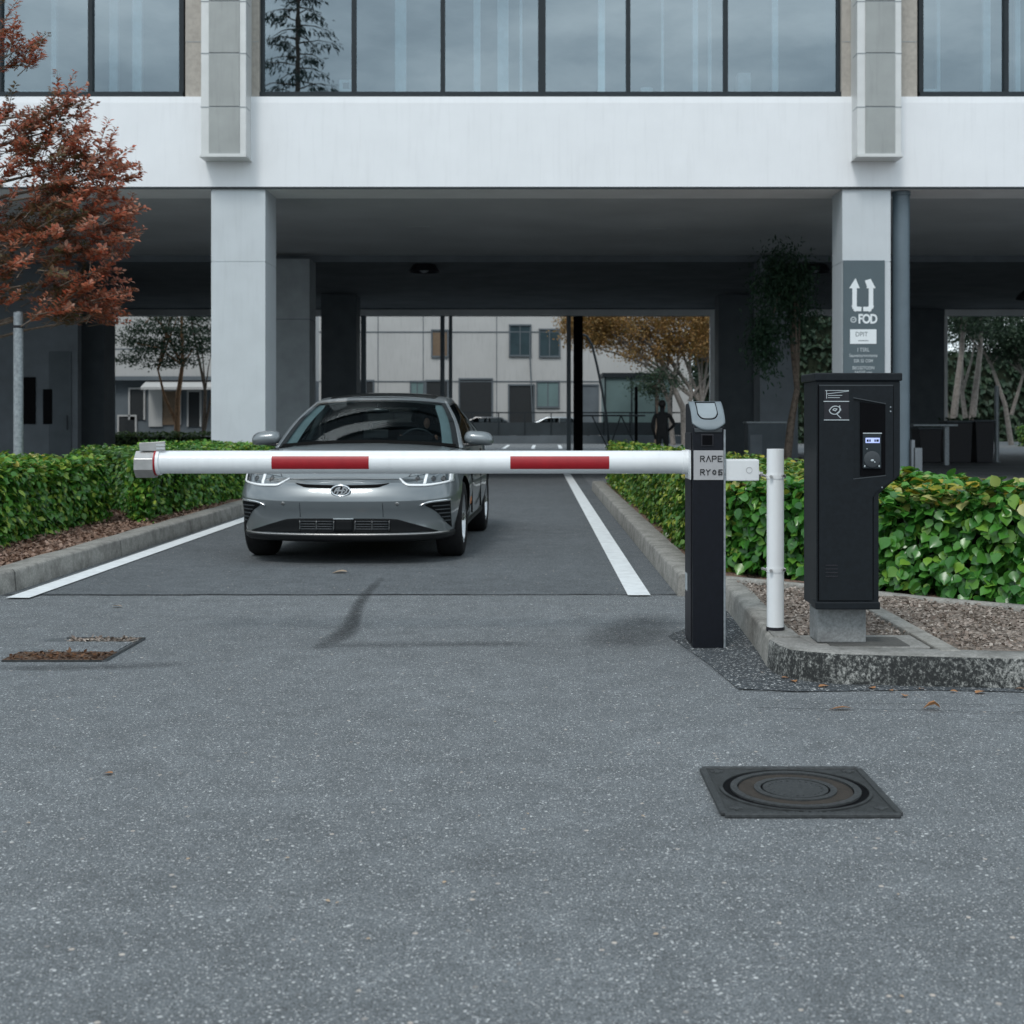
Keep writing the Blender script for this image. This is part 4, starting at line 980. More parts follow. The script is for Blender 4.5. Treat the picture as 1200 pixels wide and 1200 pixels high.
rows = [  # z profile, side inset, front setback
    (zrow(.20, .22, .30), .17, .14), (zrow(.215, .225, .29), .07, .035), (zrow(.235, .24, .29), .045, .0), (zrow(.265, .28, .32), .035, -.012),
    (zrow(.285, .30, .34), .045, .02), (zrow(.33, .35, .38), .035, .034), (zrow(.41, .45, .48), .012, .044), (zrow(.49, .57, .60), .0, .022), (zrow(.566, .655, .69), -.002, -.008), (zrow(.572, .662, .697), -.001, -.008),
    (zrow(.62, .72, .76), .010, .010), (zrow(.655, .77, .83), .02, .026), (zrow(.697, .82, .90), .036, .048)]
sh = pchip([(0, .725), (.10, .74), (.22, .795), (.40, .855), (.9, .935), (1.45, .99), (2.2, 1.01), (3.2, 1.03), (4.2, 1.06), (4.7, 1.06), (CL, 1.02)])
crown = pchip([(0, .012), (.4, .03), (.9, .055), (1.45, .075), (2.2, .06), (4, .05), (CL, .02)])
grid = []
def inset_pt(p, ins, dyf):
    w = 1-min(1, p.y/.9); w = w*w*(3-2*w)
    wr = max(0, (p.y-4.2)/.75)
    return Vector((p.x*(1-ins/1.04), p.y+dyf*w-.6*dyf*wr))
for zf, ins, dy in rows:
    r_ = []
    for p in plan:
        q = inset_pt(p, ins, dy); r_.append((q.x, q.y, zf(p.y)))
    grid.append(r_)
r_ = []
for p in plan:
    q = inset_pt(p, .058, .075); r_.append((q.x, q.y, sh(p.y)))
grid.append(r_); shr = r_
for g in (.02, .05, .10, .17, .26, .38, .52, .68, .84, 1.0):
    grid.append([(x*(1-g), y+.012*min(1, g*6)*(1 if y < .6 else 0), z+crown(y)*(1-(1-g)**2.4)) for x, y, z in shr])
nr, nc = len(grid), len(plan)
b = MB()
vs = []; fs = []; mi = []
for row in grid:
    vs += row
    vs += [(-x, y, z) for x, y, z in row]
for i in range(nr-1):
    for j in range(nc-1):
        for sgn in (0, 1):
            a = i*2*nc+sgn*nc+j; c = (i+1)*2*nc+sgn*nc+j
            f = (a, a+1, c+1, c) if sgn == 0 else (a, c, c+1, a+1)
            fs.append(f)
            cxm = sum(vs[k][0] for k in f)/4; cy_ = sum(vs[k][1] for k in f)/4
            dark = (i < 4) or (i >= 13 and 1.44+.12*cxm*cxm < cy_ < 4.5 and abs(cxm) < .90)
            mi.append(1 if i < 3 else (2 if dark and i >= 13 else (1 if dark else 0)))
bot = list(range(nc))+[nc+k for k in range(nc-2, 0, -1)]
fs.append(tuple(bot)); mi.append(1)
me = bpy.data.meshes.new('body'); me.from_pydata(vs, [], fs); me.polygons.foreach_set('material_index', mi)
bm = bmesh.new(); bm.from_mesh(me); bmesh.ops.remove_doubles(bm, verts=bm.verts, dist=1e-5)
bmesh.ops.dissolve_degenerate(bm, dist=1e-5, edges=bm.edges); bmesh.ops.recalc_face_normals(bm, faces=bm.faces); bm.to_mesh(me)
bvh = BVHTree.FromBMesh(bm); bm.free()
for m in ('paint', 'carblack', 'dash', 'well'): me.materials.append(M[m])
tmp = bpy.data.objects.new('body_tmp', me); COL.objects.link(tmp)
cb = MB()
for s in (-1, 1):
    for ax in (AX1, AX2): cb.tube([(s*.70, ax, WR), (s*1.3, ax, WR)], .405, 48)
cme = cb.mesh('cut'); 
for m in ('paint', 'carblack', 'dash', 'well'): cme.materials.append(M[m])
cme.polygons.foreach_set('material_index', [3]*len(cme.polygons))
cut = bpy.data.objects.new('cut_tmp', cme); COL.objects.link(cut)
md = tmp.modifiers.new('b', 'BOOLEAN'); md.object = cut; md.operation = 'DIFFERENCE'; md.solver = 'EXACT'
dg_ = bpy.context.evaluated_depsgraph_get(); bme = bpy.data.meshes.new_from_object(tmp.evaluated_get(dg_))
bpy.data.objects.remove(tmp); bpy.data.objects.remove(cut)
print('BODY', len(me.polygons), len(bme.polygons))
bme.polygons.foreach_set('use_smooth', [True]*len(bme.polygons)); bme.set_sharp_from_angle(angle=R(27))
body = bpy.data.objects.new('body', bme); COL.objects.link(body); body.parent = car

def proj(x, z):
    h = bvh.ray_cast(Vector((x, -2, z)), Vector((0, 1, 0)))
    return (h[0], h[1]) if h[0] is not None else (None, None)
def patch(name, top, bot, m, parent=car, off=.004, th=.012, nu=40, nv=8, mirror=True, curve=True):
    """front panel between two polylines (x,z), laid on the car skin"""
    tx = pchip([(i/(len(top)-1), p[0]) for i, p in enumerate(top)]); tz = pchip([(i/(len(top)-1), p[1]) for i, p in enumerate(top)])
    bx_ = pchip([(i/(len(bot)-1), p[0]) for i, p in enumerate(bot)]); bz_ = pchip([(i/(len(bot)-1), p[1]) for i, p in enumerate(bot)])
    vs = []; ok = {}
    last = None
    for i in range(nu+1):
        u = i/nu
        for j in range(nv+1):
            v = j/nv; x = bx_(u)+(tx(u)-bx_(u))*v; z = bz_(u)+(tz(u)-bz_(u))*v
            p, n = proj(x, z)
            if p is None or p.y > 1.0:
                p, n = (Vector((x, (last.y if last else .3), z)), Vector((0, -1, 0)))
            last = p
            if n.y > 0: n = -n
            q = p+n*off; vs.append((q.x, q.y, q.z))
    fs = [(i*(nv+1)+j, (i+1)*(nv+1)+j, (i+1)*(nv+1)+j+1, i*(nv+1)+j+1) for i in range(nu) for j in range(nv)]
    b = MB(); b.add(vs, fs); me = b.mesh(name)
    o = link(name, me, m, parent, smooth='all')
    s = o.modifiers.new('th', 'SOLIDIFY'); s.thickness = th; s.offset = -1
    # make sure the shell grows inwards: outward normal must look to -y
    if sum(p.normal.y*p.area for p in me.polygons) > 0: me.flip_normals()
    o2 = None
    if mirror:
        me2 = me.copy(); 
        for v in me2.vertices: v.co.x = -v.co.x
        me2.flip_normals(); o2 = bpy.data.objects.new(name, me2); COL.objects.link(o2); o2.parent = parent
        s = o2.modifiers.new('th', 'SOLIDIFY'); s.thickness = th; s.offset = -1
    return o, o2
# upper slit, lower grille, side intakes, chin
patch('hood_slit', [(-.42, .728), (-.3, .716), (0, .710), (.3, .716), (.42, .728)], [(-.40, .716), (-.3, .690), (0, .684), (.3, .690), (.40, .716)], M['well'], mirror=False, nu=60, nv=3)
gr, _ = patch('lower_grille', [(-.84, .300), (-.62, .372), (-.42, .415), (0, .418), (.42, .415), (.62, .372), (.84, .300)], [(-.84, .293), (-.6, .290), (-.3, .288), (0, .287), (.3, .288), (.6, .290), (.84, .293)], M['grille'], mirror=False, nu=80, nv=8)
for z in (.318, .340, .362, .386):
    for (xa, xb) in ((-.37, -.07), (.12, .42)):
        patch('grille_slat', [(xa, z+.007), ((xa+xb)/2, z+.007), (xb, z+.007)], [(xa, z), ((xa+xb)/2, z), (xb, z)], M['lidgroove'], gr, off=.012, th=.008, mirror=False, nu=10, nv=1)
for xa in (-.375, -.225, -.07, .12, .27, .42):
    patch('grille_bar', [(xa, .40), (xa+.006, .40), (xa+.012, .40)], [(xa, .298), (xa+.006, .298), (xa+.012, .298)], M['cargloss'], gr, off=.014, th=.008, mirror=False, nu=2, nv=4)
patch('radar_panel', [(-.055, .408), (.02, .408), (.105, .408)], [(-.055, .30), (.02, .30), (.105, .30)], M['grille'], gr, off=.010, th=.008, mirror=False, nu=8, nv=4)
patch('grille_trim', [(-.07, .420), (.02, .420), (.11, .420)], [(-.07, .412), (.02, .412), (.11, .412)], M['palemark'], gr, off=.014, th=.008, mirror=False, nu=8, nv=1)
patch('chin_trim', [(-.93, .290), (-.6, .283), (0, .281), (.6, .283), (.93, .290)], [(-.93, .279), (-.6, .275), (0, .273), (.6, .275), (.93, .279)], M['metal'], mirror=False, off=.005, nu=80, nv=1)
i1, i2 = patch('side_intake', [(.74, .536), (.80, .555), (.88, .563), (.945, .565)], [(.74, .530), (.83, .470), (.885, .40), (.945, .315)], M['grille'], nu=24, nv=10)
for s, par in ((1, i1), (-1, i2)):
    for k, z in enumerate((.52, .485, .45, .415, .38)):
        xa = .80+.022*k
        patch('intake_fin', [(s*xa, z+.008), (s*.90, z+.010), (s*.935, z+.01)], [(s*xa, z), (s*.90, z), (s*.935, z)], M['lidgroove'], par, off=.010, th=.006, mirror=False, nu=8, nv=1)
    patch('intake_blade', [(s*.69, .535), (s*.76, .566), (s*.85, .578), (s*.95, .583)], [(s*.69, .531), (s*.76, .552), (s*.85, .561), (s*.95, .565)], M['chrome'], par, off=.012, th=.012, mirror=False, nu=18, nv=2)
h1, h2 = patch('headlight', [(.505, .762), (.62, .785), (.76, .805), (.88, .815), (.955, .81)], [(.505, .755), (.60, .702), (.72, .700), (.86, .715), (.955, .735)], M['lampglass'], nu=30, nv=10, off=.005)
for s, par in ((1, h1), (-1, h2)):
    patch('light_strip', [(s*.50, .766), (s*.60, .716), (s*.72, .714), (s*.86, .729), (s*.96, .752)], [(s*.495, .757), (s*.60, .700), (s*.72, .698), (s*.86, .713), (s*.96, .733)], M['lampwhite'], par, off=.009, th=.008, mirror=False, nu=30, nv=2)
    patch('light_strip', [(s*.925, .812), (s*.94, .812), (s*.955, .810)], [(s*.925, .735), (s*.94, .736), (s*.955, .74)], M['lampwhite'], par, off=.010, th=.008, mirror=False, nu=3, nv=6)
    patch('light_strip', [(s*.725, .798), (s*.737, .80), (s*.75, .80)], [(s*.715, .714), (s*.727, .714), (s*.74, .714)], M['lampwhite'], par, off=.010, th=.008, mirror=False, nu=3, nv=6)
    for xa in (.66, .80, .88):
        patch('lamp_projector', [(s*(xa-.02), .768), (s*xa, .785), (s*(xa+.02), .768)], [(s*(xa-.02), .752), (s*xa, .735), (s*(xa+.02), .752)], M['cargloss'], par, off=.007, th=.006, mirror=False, nu=8, nv=4)
# number plate recess lines and parking sensors
for xa in (-.37, .37): patch('bumper_seam', [(xa, .56), (xa+.003, .56), (xa+.006, .56)], [(xa, .43), (xa+.003, .43), (xa+.006, .43)], M['lidgroove'], off=.0015, th=.004, mirror=False, nu=2, nv=6)
for xa in (-.52, .50): patch('parking_sensor', [(xa-.018, .553), (xa, .565), (xa+.018, .553)], [(xa-.018, .547), (xa, .535), (xa+.018, .547)], M['metal'], off=.003, th=.004, mirror=False, nu=8, nv=3)
# hood shut line, from headlight to headlight
hl = []
for i in range(61):
    x = -.56+1.12*i/60; 
    y = .165+.55*(abs(x)/.56)**6*.0+.05*(abs(x)/.56)**2
    h = bvh.ray_cast(Vector((x, y, 2)), Vector((0, 0, -1)))
    if h[0] is not None: hl.append(h[0]+h[1]*.001)
b = MB(); b.tube(hl, .004, 6); b.build('hood_line', M['well'], car)
for s in (-1, 1):
    q = []
    for i in range(30):
        t = i/29; x = s*(.56+.32*t**.8); y = .215+1.2*t
        h = bvh.ray_cast(Vector((x, y, 2)), Vector((0, 0, -1)))
        if h[0] is not None: q.append(h[0]+h[1]*.0005)
    b = MB(); b.tube(q, .0035, 6); b.build('hood_line', M['well'], car)
# emblem: oval ring with a slanting linked mark
p, n = proj(0, .664)
em = MB(); ep = []
for k in range(41):
    t = 2*PI*k/40; ep.append((.083*math.cos(t), p.y-.016, .664+.047*math.sin(t)))
em.tube(ep, .0085, 8, cap=False)
emo = em.build('emblem', M['chrome'], car, smooth='all')
b = MB(); b.prism([(.080*math.cos(2*PI*k/32), .664+.044*math.sin(2*PI*k/32)) for k in range(32)], p.y-.013, p.y+.02, 'y'); b.build('emblem_field', M['cargloss'], emo)
e2 = []
for l in ([(-.055, -.012), (-.035, .018), (-.008, .030)], [(-.008, .030), (-.032, -.034)], [(-.040, .004), (.035, .002)], [(.030, .036), (.005, -.032)], [(.030, .034), (.060, .012), (.050, -.010), (.012, -.036)]):
    e2 += stroke([(x, .664+z) for x, z in l], .013)
b = MB()
for i, q in enumerate(e2): b.prism(q, p.y-.021-.0003*i, p.y-.012, 'y')
b.build('emblem_mark', M['chrome'], emo)

# greenhouse -----------------------------------------------------
wv = pchip([(0, .945), (.5, .845), (1, .69)]); fv = lambda v: 1.36+.93*v
rv = pchip([(0, 4.62), (.6, 4.12), (1, 3.70)])
zb = lambda y: 1.0+.02*min(1, y/4)+.0
def gh(v, seg, t):
    """skin of the cabin: seg f(ront) s(ide) r(ear), t in 0..1, v 0 belt .. 1 roof edge"""
    w = wv(v); bow = .20-.06*v
    zt = 1.475
    if seg == 'f':
        x = w*t; y = fv(v)+bow*t**2.2; zlow = 1.062-.05*t*t; ztop = 1.522-.035*t**3
    elif seg == 's':
        y0 = fv(v)+bow; y1 = rv(v)-.18; y = y0+(y1-y0)*t; x = w-(.0+.02*v)*abs(2*t-1)**3-.10*max(0, t-.6)**2*6*.2; zlow = 1.012+.04*t; ztop = 1.487+.055*math.sin(PI*min(1, t*1.02))-.035*t
    else:
        x = w*(1-t)*.98; y = rv(v)-.18+.18*(1-(1-t)**2); zlow = 1.052+.03*t; ztop = 1.452+.03*t
    vv = v
    return Vector((x, y, zlow+(ztop-zlow)*vv+ (.018*math.sin(PI*v) if seg == 'f' else .0)))
def panel(name, seg, t0, t1, v0, v1, m, nu=14, nv=8, off=0., sides=(1, -1), parent=car, th=.0):
    outs = []
    for s in sides:
        vs = []; 
        for i in range(nu+1):
            for j in range(nv+1):
                t = t0+(t1-t0)*i/nu
                va = v0(t) if callable(v0) else v0; vb = v1(t) if callable(v1) else v1
                q = gh(va+(vb-va)*j/nv, seg, abs(t) if seg == 'f' else t)
                if seg == 'f' and t < 0: q.x = -q.x
                q.x *= s; vs.append(tuple(q))
        fs = [(i*(nv+1)+j, (i+1)*(nv+1)+j, (i+1)*(nv+1)+j+1, i*(nv+1)+j+1) for i in range(nu) for j in range(nv)]
        b = MB(); b.add(vs, fs); me = b.mesh(name)
        # outward normals
        c = Vector((0, 2.8, 1.1))
        if sum((p.center-c).dot(p.normal)*p.area for p in me.polygons) < 0: me.flip_normals()
        if off:
            for v in me.vertices: v.co += v.normal*off
        o = link(name, me, m, parent, smooth='all')
        if th: sd = o.modifiers.new('th', 'SOLIDIFY'); sd.thickness = th; sd.offset = -1
        outs.append(o)
    return outs
panel('windshield', 'f', -.93, .93, .02, .925, M['carglass'], 40, 14, sides=(1,))
panel('inner_trim', 'f', .79, .885, .05, .90, M['liner'], 4, 12, off=-.03)
panel('windshield_surround', 'f', .90, .965, 0, 1, M['cargloss'], 4, 14, off=.002)
panel('windshield_surround', 'f', -.93, .93, 0, .055, M['well'], 40, 3, off=.0025, sides=(1,))
panel('windshield_surround', 'f', -.93, .93, .905, .940, M['cargloss'], 40, 3, off=.0025, sides=(1,))
panel('roof_header', 'f', -.965, .965, .938, 1.0, M['paint'], 40, 3, off=.003, sides=(1,))
panel('pillar', 'f', .962, 1.0, 0, 1, M['paint'], 4, 16, off=.003, th=.02)
panel('pillar', 's', 0, .045, 0, 1, M['paint'], 4, 16, off=.003, th=.02)
panel('side_window', 's', .045, .38, .04, .90, M['carglassdark'], 12, 10)
panel('door_pillar', 's', .378, .41, .0, .92, M['cargloss'], 3, 10, off=.001)
panel('side_window', 's', .41, .80, .04, .90, M['carglassdark'], 12, 10)
panel('pillar', 's', .80, 1.0, 0, 1, M['paint'], 8, 12, off=.001, th=.02)
panel('roof_rail', 's', .0, 1.0, .895, 1.0, M['paint'], 30, 4, off=.002, th=.02)
panel('window_trim', 's', .045, .80, .875, .905, M['chrome'], 30, 2, off=.005)
panel('belt_trim', 's', .0, 1.0, -.06, .05, M['paint'], 30, 3, off=.004)
panel('rear_window', 'r', 0.0, 1.0, .05, .95, M['carglassdark'], 14, 10)
panel('roof_header', 'r', 0.0, 1.0, .95, 1.0, M['paint'], 14, 3, off=.002)
# roof skin
vs = []; K, J = 24, 20
for j in range(J+1):
    t = j/J
    e = gh(1, 's', t)
    yc = fv(1)+(rv(1)-fv(1))*t
    zc = 1.522+.08*math.sin(PI*min(1, t*1.0+.02))**.8-.04*t
    for i in range(K+1):
        u = i/K*2-1; w = abs(u)
        vs.append((e.x*u, yc+(e.y-yc)*w**2, zc+(e.z+.003-zc)*w**2.6))
fs = [(j*(K+1)+i, j*(K+1)+i+1, (j+1)*(K+1)+i+1, (j+1)*(K+1)+i) for j in range(J) for i in range(K)]
b = MB(); b.add(vs, fs); me_ = b.mesh('roof')
if sum(p.normal.z for p in me_.polygons) < 0: me_.flip_normals()
link('roof', me_, M['paint'], car, smooth='all')
vs2 = []
for j in range(1, J):
    for i in range(2, K-1): x, y, z = vs[j*(K+1)+i]; vs2.append((x, y, z+.004))
kk = K-3
b = MB(); b.add(vs2, [(j*kk+i, j*kk+i+1, (j+1)*kk+i+1, (j+1)*kk+i) for j in range(J-2) for i in range(kk-1)]); me_ = b.mesh('glass_roof')
if sum(p.normal.z for p in me_.polygons) < 0: me_.flip_normals()
link('glass_roof', me_, M['cargloss'], car, smooth='all')
# headliner under the roof
b = MB(); b.add([(x*.96, y, z-.05) for x, y, z in vs], fs); b.build('headliner', M['liner'], car, smooth='all')
# mirrors
for s in (-1, 1):
    b = MB(); b.ell((s*1.085, 1.78, 1.095), (.150, .085, .082), 24, 14)
    for i, v in enumerate(b.v):
        x, y, z = v; dx = (x*s-1.085)/.15
        ux = max(-1, min(1, dx)); k_ = (1-abs(ux)**4)**.5/max(.12, (1-ux*ux)**.5) if abs(ux) < .999 else 1
        z = 1.095+(z-1.095)*min(k_, 1.5); y = 1.78+(y-1.78)*min(k_, 1.5)
        if z < 1.05: z = 1.05+(z-1.05)*.35
        if y > 1.80: y = 1.80+(y-1.80)*.25
        b.v[i] = (x, y, z+.012*(-dx))
    mr = b.build('mirror', M['paint'], car, smooth='all')
    b = MB(); b.prism([(s*1.0, 1.025), (s*1.20, 1.043), (s*1.20, 1.058), (s*.93, 1.052), (s*.90, 1.015)], 1.73, 1.80, 'y'); b.build('mirror_arm', M['cargloss'], mr, bevel=.008)
    b = MB(); b.add([(s*1.0, 1.804, 1.045), (s*1.19, 1.804, 1.05), (s*1.20, 1.804, 1.13), (s*1.02, 1.804, 1.15)], [(0, 1, 2, 3)]); b.build('mirror_glass', M['chrome'], mr)
# wheels
def wheel(s, ay):
    t = MB(); pr = [(.235, -.12), (.30, -.125), (.335, -.118), (.352, -.095), (.36, -.06), (.36, .06), (.352, .095), (.335, .118), (.30, .125), (.235, .12)]
    t.lathe(pr, 56, (0, 0, 0), 'x'); w = empty('wheel', (s*.895, ay, WR), 0, car)
    t.build('tyre', M['tyre'], w, smooth=True, ang=50)
    r = MB(); r.lathe([(.238, -.10), (.245, -.118), (.252, -.118), (.252, .118), (.245, .118), (.228, .09), (.215, .05), (.215, -.10)], 48, (0, 0, 0), 'x')
    for k in range(5):
        a = 2*PI*k/5
        for d in (-.10, .10):
            pts = []
            for rr, ww, xx in ((.04, .03, .075), (.14, .026, .085), (.222, .022, .10)):
                pts.append((rr, ww, xx))
            vs = []; 
            for rr, ww, xx in pts:
                aa = a+d*(rr/.22); c, sn = math.cos(aa), math.sin(aa)
                for (o, dx) in ((-ww, -.03), (ww, -.03), (ww*.7, 0), (-ww*.7, 0)):
                    vs.append((s*(xx+dx), rr*c-o*sn, rr*sn+o*c))
            fs = []
            for i in range(2):
                q = i*4
                for e in range(4): fs.append((q+e, q+(e+1) % 4, q+4+(e+1) % 4, q+4+e))
            fs += [(0, 1, 2, 3), (8, 11, 10, 9)]; r.add(vs, fs)
    r.lathe([(0, s*.095), (.045, s*.092), (.055, s*.07), (.055, s*.03)], 24, (0, 0, 0), 'x')
    r.build('rim', M['rim'], w, smooth=True)
    d = MB(); d.lathe([(0, s*.02), (.17, s*.02), (.17, s*.0), (0, s*.0)], 32, (0, 0, 0), 'x'); d.build('brake_disc', M['ironmid'], w)
for s in (-1, 1):
    wheel(s, AX1); wheel(s, AX2)
# side details: door seams, handles, sill reflector
for s in (-1, 1):
    b = MB(); b.prism([(1.32, .47), (1.44, .50), (1.44, .535), (1.33, .50)], s*1.036, s*1.043, 'x'); b.build('side_marker', M['amber'], car)
    b = MB(); b.prism([(.40, .60), (.47, .62), (.47, .70), (.42, .69)], s*.955, s*1.01, 'x')
    for yy in (2.62, 3.5): 
        h = MB(); h.box(s*1.0, s*1.045, yy, yy+.2, .86, .885); h.build('door_handle', M['paint'], car, bevel=.008)
    for yy in (1.68, 2.75): 
        h = MB(); h.box(s*1.015, s*1.032, yy, yy+.006, .36, .98); h.build('door_seam', M['well'], car)
# interior
b = MB()
for sx_ in (-.40, .40):
    b.prism([(2.45, .80), (2.62, .80), (2.78, 1.22), (2.72, 1.26), (2.62, 1.24)], sx_-.24, sx_+.24, 'x')
    b.ell((sx_, 2.76, 1.31), (.135, .06, .10), 16, 10); b.box(sx_-.05, sx_+.05, 2.74, 2.77, 1.2, 1.28)
b.build('front_seat', M['seat'], car, smooth=True, bevel=.0)
b = MB(); b.prism([(3.5, .9), (3.7, .9), (3.9, 1.24), (3.8, 1.26)], -.7, .7, 'x'); b.build('rear_seat', M['seat'], car, bevel=.03)
b = MB(); b.prism([(1.62, .98), (2.02, .95), (2.02, 1.04), (1.95, 1.085), (1.75, 1.075)], -.80, .80, 'x'); b.prism([(1.80, 1.08), (2.02, 1.05), (2.0, 1.13), (1.88, 1.13)], .24, .62, 'x'); b.build('dashboard', M['dash'], car, bevel=.02)
b = MB(); b.box(-.13, .13, 1.985, 2.005, 1.10, 1.19); b.build('dash_screen', M['cargloss'], car, bevel=.006)
b = MB(); q = []
for k in range(33):
    t = 2*PI*k/32; q.append((.42+.19*math.cos(t), 2.16-.07*math.sin(t), 1.02+.175*math.sin(t)))
b.tube(q, .014, 8, cap=False); b.tube([(.24, 2.16, 1.02), (.60, 2.16, 1.02)], .02, 8); b.tube([(.42, 2.15, 1.03), (.42, 1.98, .99)], .03, 8); b.build('steering_wheel', M['lidgroove'], car, smooth='all')
b = MB(); b.ell((0, 2.18, 1.385), (.11, .02, .032), 16, 8); b.tube([(0, 2.18, 1.40), (0, 2.16, 1.46)], .012, 6); b.build('inner_mirror', M['cargloss'], car, smooth='all')
for s in (-1, 1):
    b = MB(); b.tube([(s*.90, 2.78, .98), (s*.76, 2.82, 1.30), (s*.66, 2.83, 1.45)], .035, 8); b.build('inner_pillar', M['liner'], car, smooth='all')

# ------------------------------------------------------------------ people
def figure(name, loc, rz, joints, bones, rad, m, label, head, levels=2):
    """one continuous skinned body; head = (centre, radii)"""
    root = empty(name, loc, rz); tag(root, label, 'person')
    names = list(joints); me = bpy.data.meshes.new('body')
    me.from_pydata([joints[k] for k in names], [(names.index(a), names.index(b)) for a, b in bones], [])
    o = bpy.data.objects.new('body', me); COL.objects.link(o); o.parent = root; me.materials.append(m)
    sk = o.modifiers.new('skin', 'SKIN'); sk.use_smooth_shade = True
    lay = me.skin_vertices[0] if len(me.skin_vertices) else None
    if lay is None:
        bm = bmesh.new(); bm.from_mesh(me); bm.verts.layers.skin.verify(); bm.to_mesh(me); bm.free(); lay = me.skin_vertices[0]
    for i, k in enumerate(names):
        lay.data[i].radius = rad[k] if isinstance(rad[k], tuple) else (rad[k], rad[k]); lay.data[i].use_root = (i == 0)
    sb = o.modifiers.new('sub', 'SUBSURF'); sb.levels = levels; sb.render_levels = levels
    return root
J = {'pelvis': (0, 0, .95), 'waist': (0, .0, 1.08), 'chest': (0, .0, 1.30), 'neck': (0, 0, 1.47), 'head': (0, -.02, 1.57), 'crown': (0, -.01, 1.69),
     'shl': (-.17, 0, 1.40), 'ell': (-.30, .02, 1.16), 'wrl': (-.14, -.12, 1.02), 'hdl': (-.05, -.15, .99), 'shr': (.17, 0, 1.40), 'elr': (.24, .03, 1.13), 'wrr': (.19, -.06, .90), 'hdr': (.18, -.08, .80),
     'hil': (-.09, 0, .90), 'knl': (-.10, -.02, .50), 'anl': (-.10, .02, .09), 'tol': (-.11, -.14, .04), 'hir': (.09, 0, .90), 'knr': (.09, -.01, .50), 'anr': (.09, .03, .09), 'tor': (.11, -.13, .04)}
Bn = [('pelvis', 'waist'), ('waist', 'chest'), ('chest', 'neck'), ('neck', 'head'), ('head', 'crown'), ('chest', 'shl'), ('shl', 'ell'), ('ell', 'wrl'), ('wrl', 'hdl'), ('chest', 'shr'), ('shr', 'elr'), ('elr', 'wrr'), ('wrr', 'hdr'),
      ('pelvis', 'hil'), ('hil', 'knl'), ('knl', 'anl'), ('anl', 'tol'), ('pelvis', 'hir'), ('hir', 'knr'), ('knr', 'anr'), ('anr', 'tor')]
Rd = {'pelvis': (.16, .12), 'waist': (.145, .11), 'chest': (.165, .12), 'neck': .058, 'head': (.078, .095), 'crown': (.072, .085), 'shl': .07, 'ell': .05, 'wrl': .036, 'hdl': (.04, .022), 'shr': .07, 'elr': .05, 'wrr': .036, 'hdr': (.04, .022),
      'hil': .095, 'knl': .062, 'anl': .045, 'tol': .04, 'hir': .095, 'knr': .062, 'anr': .045, 'tor': .04}
Rf = {k: (tuple(x*.86 for x in v) if isinstance(v, tuple) else v*.86) for k, v in Rd.items()}
fp = figure('person', (gx(776, 32), 32, .004), R(165), J, Bn, Rf, M['darkcloth'], 'person in dark clothes standing under the building behind the right hedge', None)
b = MB(); b.ell((0, .015, 1.66), (.092, .105, .095), 16, 10); b.build('hair', M['hair'], fp, smooth='all')
b = MB(); b.ell((0, -.075, 1.585), (.066, .045, .085), 16, 10); b.ell((0, -.122, 1.58), (.012, .016, .02), 8, 6); b.build('face', M['skin'], fp, smooth='all')
# driver, seated behind the wheel (viewer's right)
rot = Matrix.Rotation(R(-2.2), 4, 'Z'); dp = Vector((-1.715, 11.75, 0))+rot @ Vector((.42, 2.60, 0))
JD = {'pelvis': (0, .02, .62), 'waist': (0, .04, .78), 'chest': (0, .06, .98), 'neck': (0, .05, 1.16), 'head': (0, .02, 1.25), 'crown': (0, .04, 1.36), 'shl': (-.18, .05, 1.08), 'ell': (-.26, -.14, .90), 'wrl': (-.17, -.36, 1.02), 'hdl': (-.15, -.42, 1.10),
      'shr': (.18, .05, 1.08), 'elr': (.26, -.14, .90), 'wrr': (.17, -.36, 1.02), 'hdr': (.15, -.42, 1.10), 'hil': (-.1, -.02, .60), 'knl': (-.13, -.48, .66), 'anl': (-.13, -.75, .35), 'hir': (.1, -.02, .60), 'knr': (.13, -.48, .66), 'anr': (.13, -.75, .35)}
BD = [x for x in Bn if x[0] in JD and x[1] in JD]
drv = figure('person', dp, R(-2.2), JD, BD, Rd, M['darkcloth'], 'driver in dark clothes sitting behind the wheel of the grey car', None)
b = MB(); b.ell((0, .04, 1.32), (.10, .13, .125), 16, 12); b.ell((0, .09, 1.24), (.11, .09, .12), 14, 10); b.build('hair', M['hair'], drv, smooth='all')
b = MB(); b.ell((.045, -.060, 1.255), (.034, .045, .060), 16, 12); b.ell((.045, -.104, 1.25), (.010, .014, .016), 8, 6); b.build('face', M['skin'], drv, smooth='all')
b = MB()
for s in (-1, 1):
    for k in range(4): b.tube([(s*.165-.0+s*.004*k, -.405, 1.055+.017*k), (s*.185, -.44, 1.06+.017*k), (s*.20, -.43, 1.062+.017*k), (s*.195, -.41, 1.058+.017*k)], [.009, .009, .008, .006], 6)
    b.tube([(s*.15, -.40, 1.06), (s*.17, -.41, 1.11), (s*.19, -.43, 1.13)], [.012, .010, .007], 6)
b.build('fingers', M['skin'], drv, smooth='all')

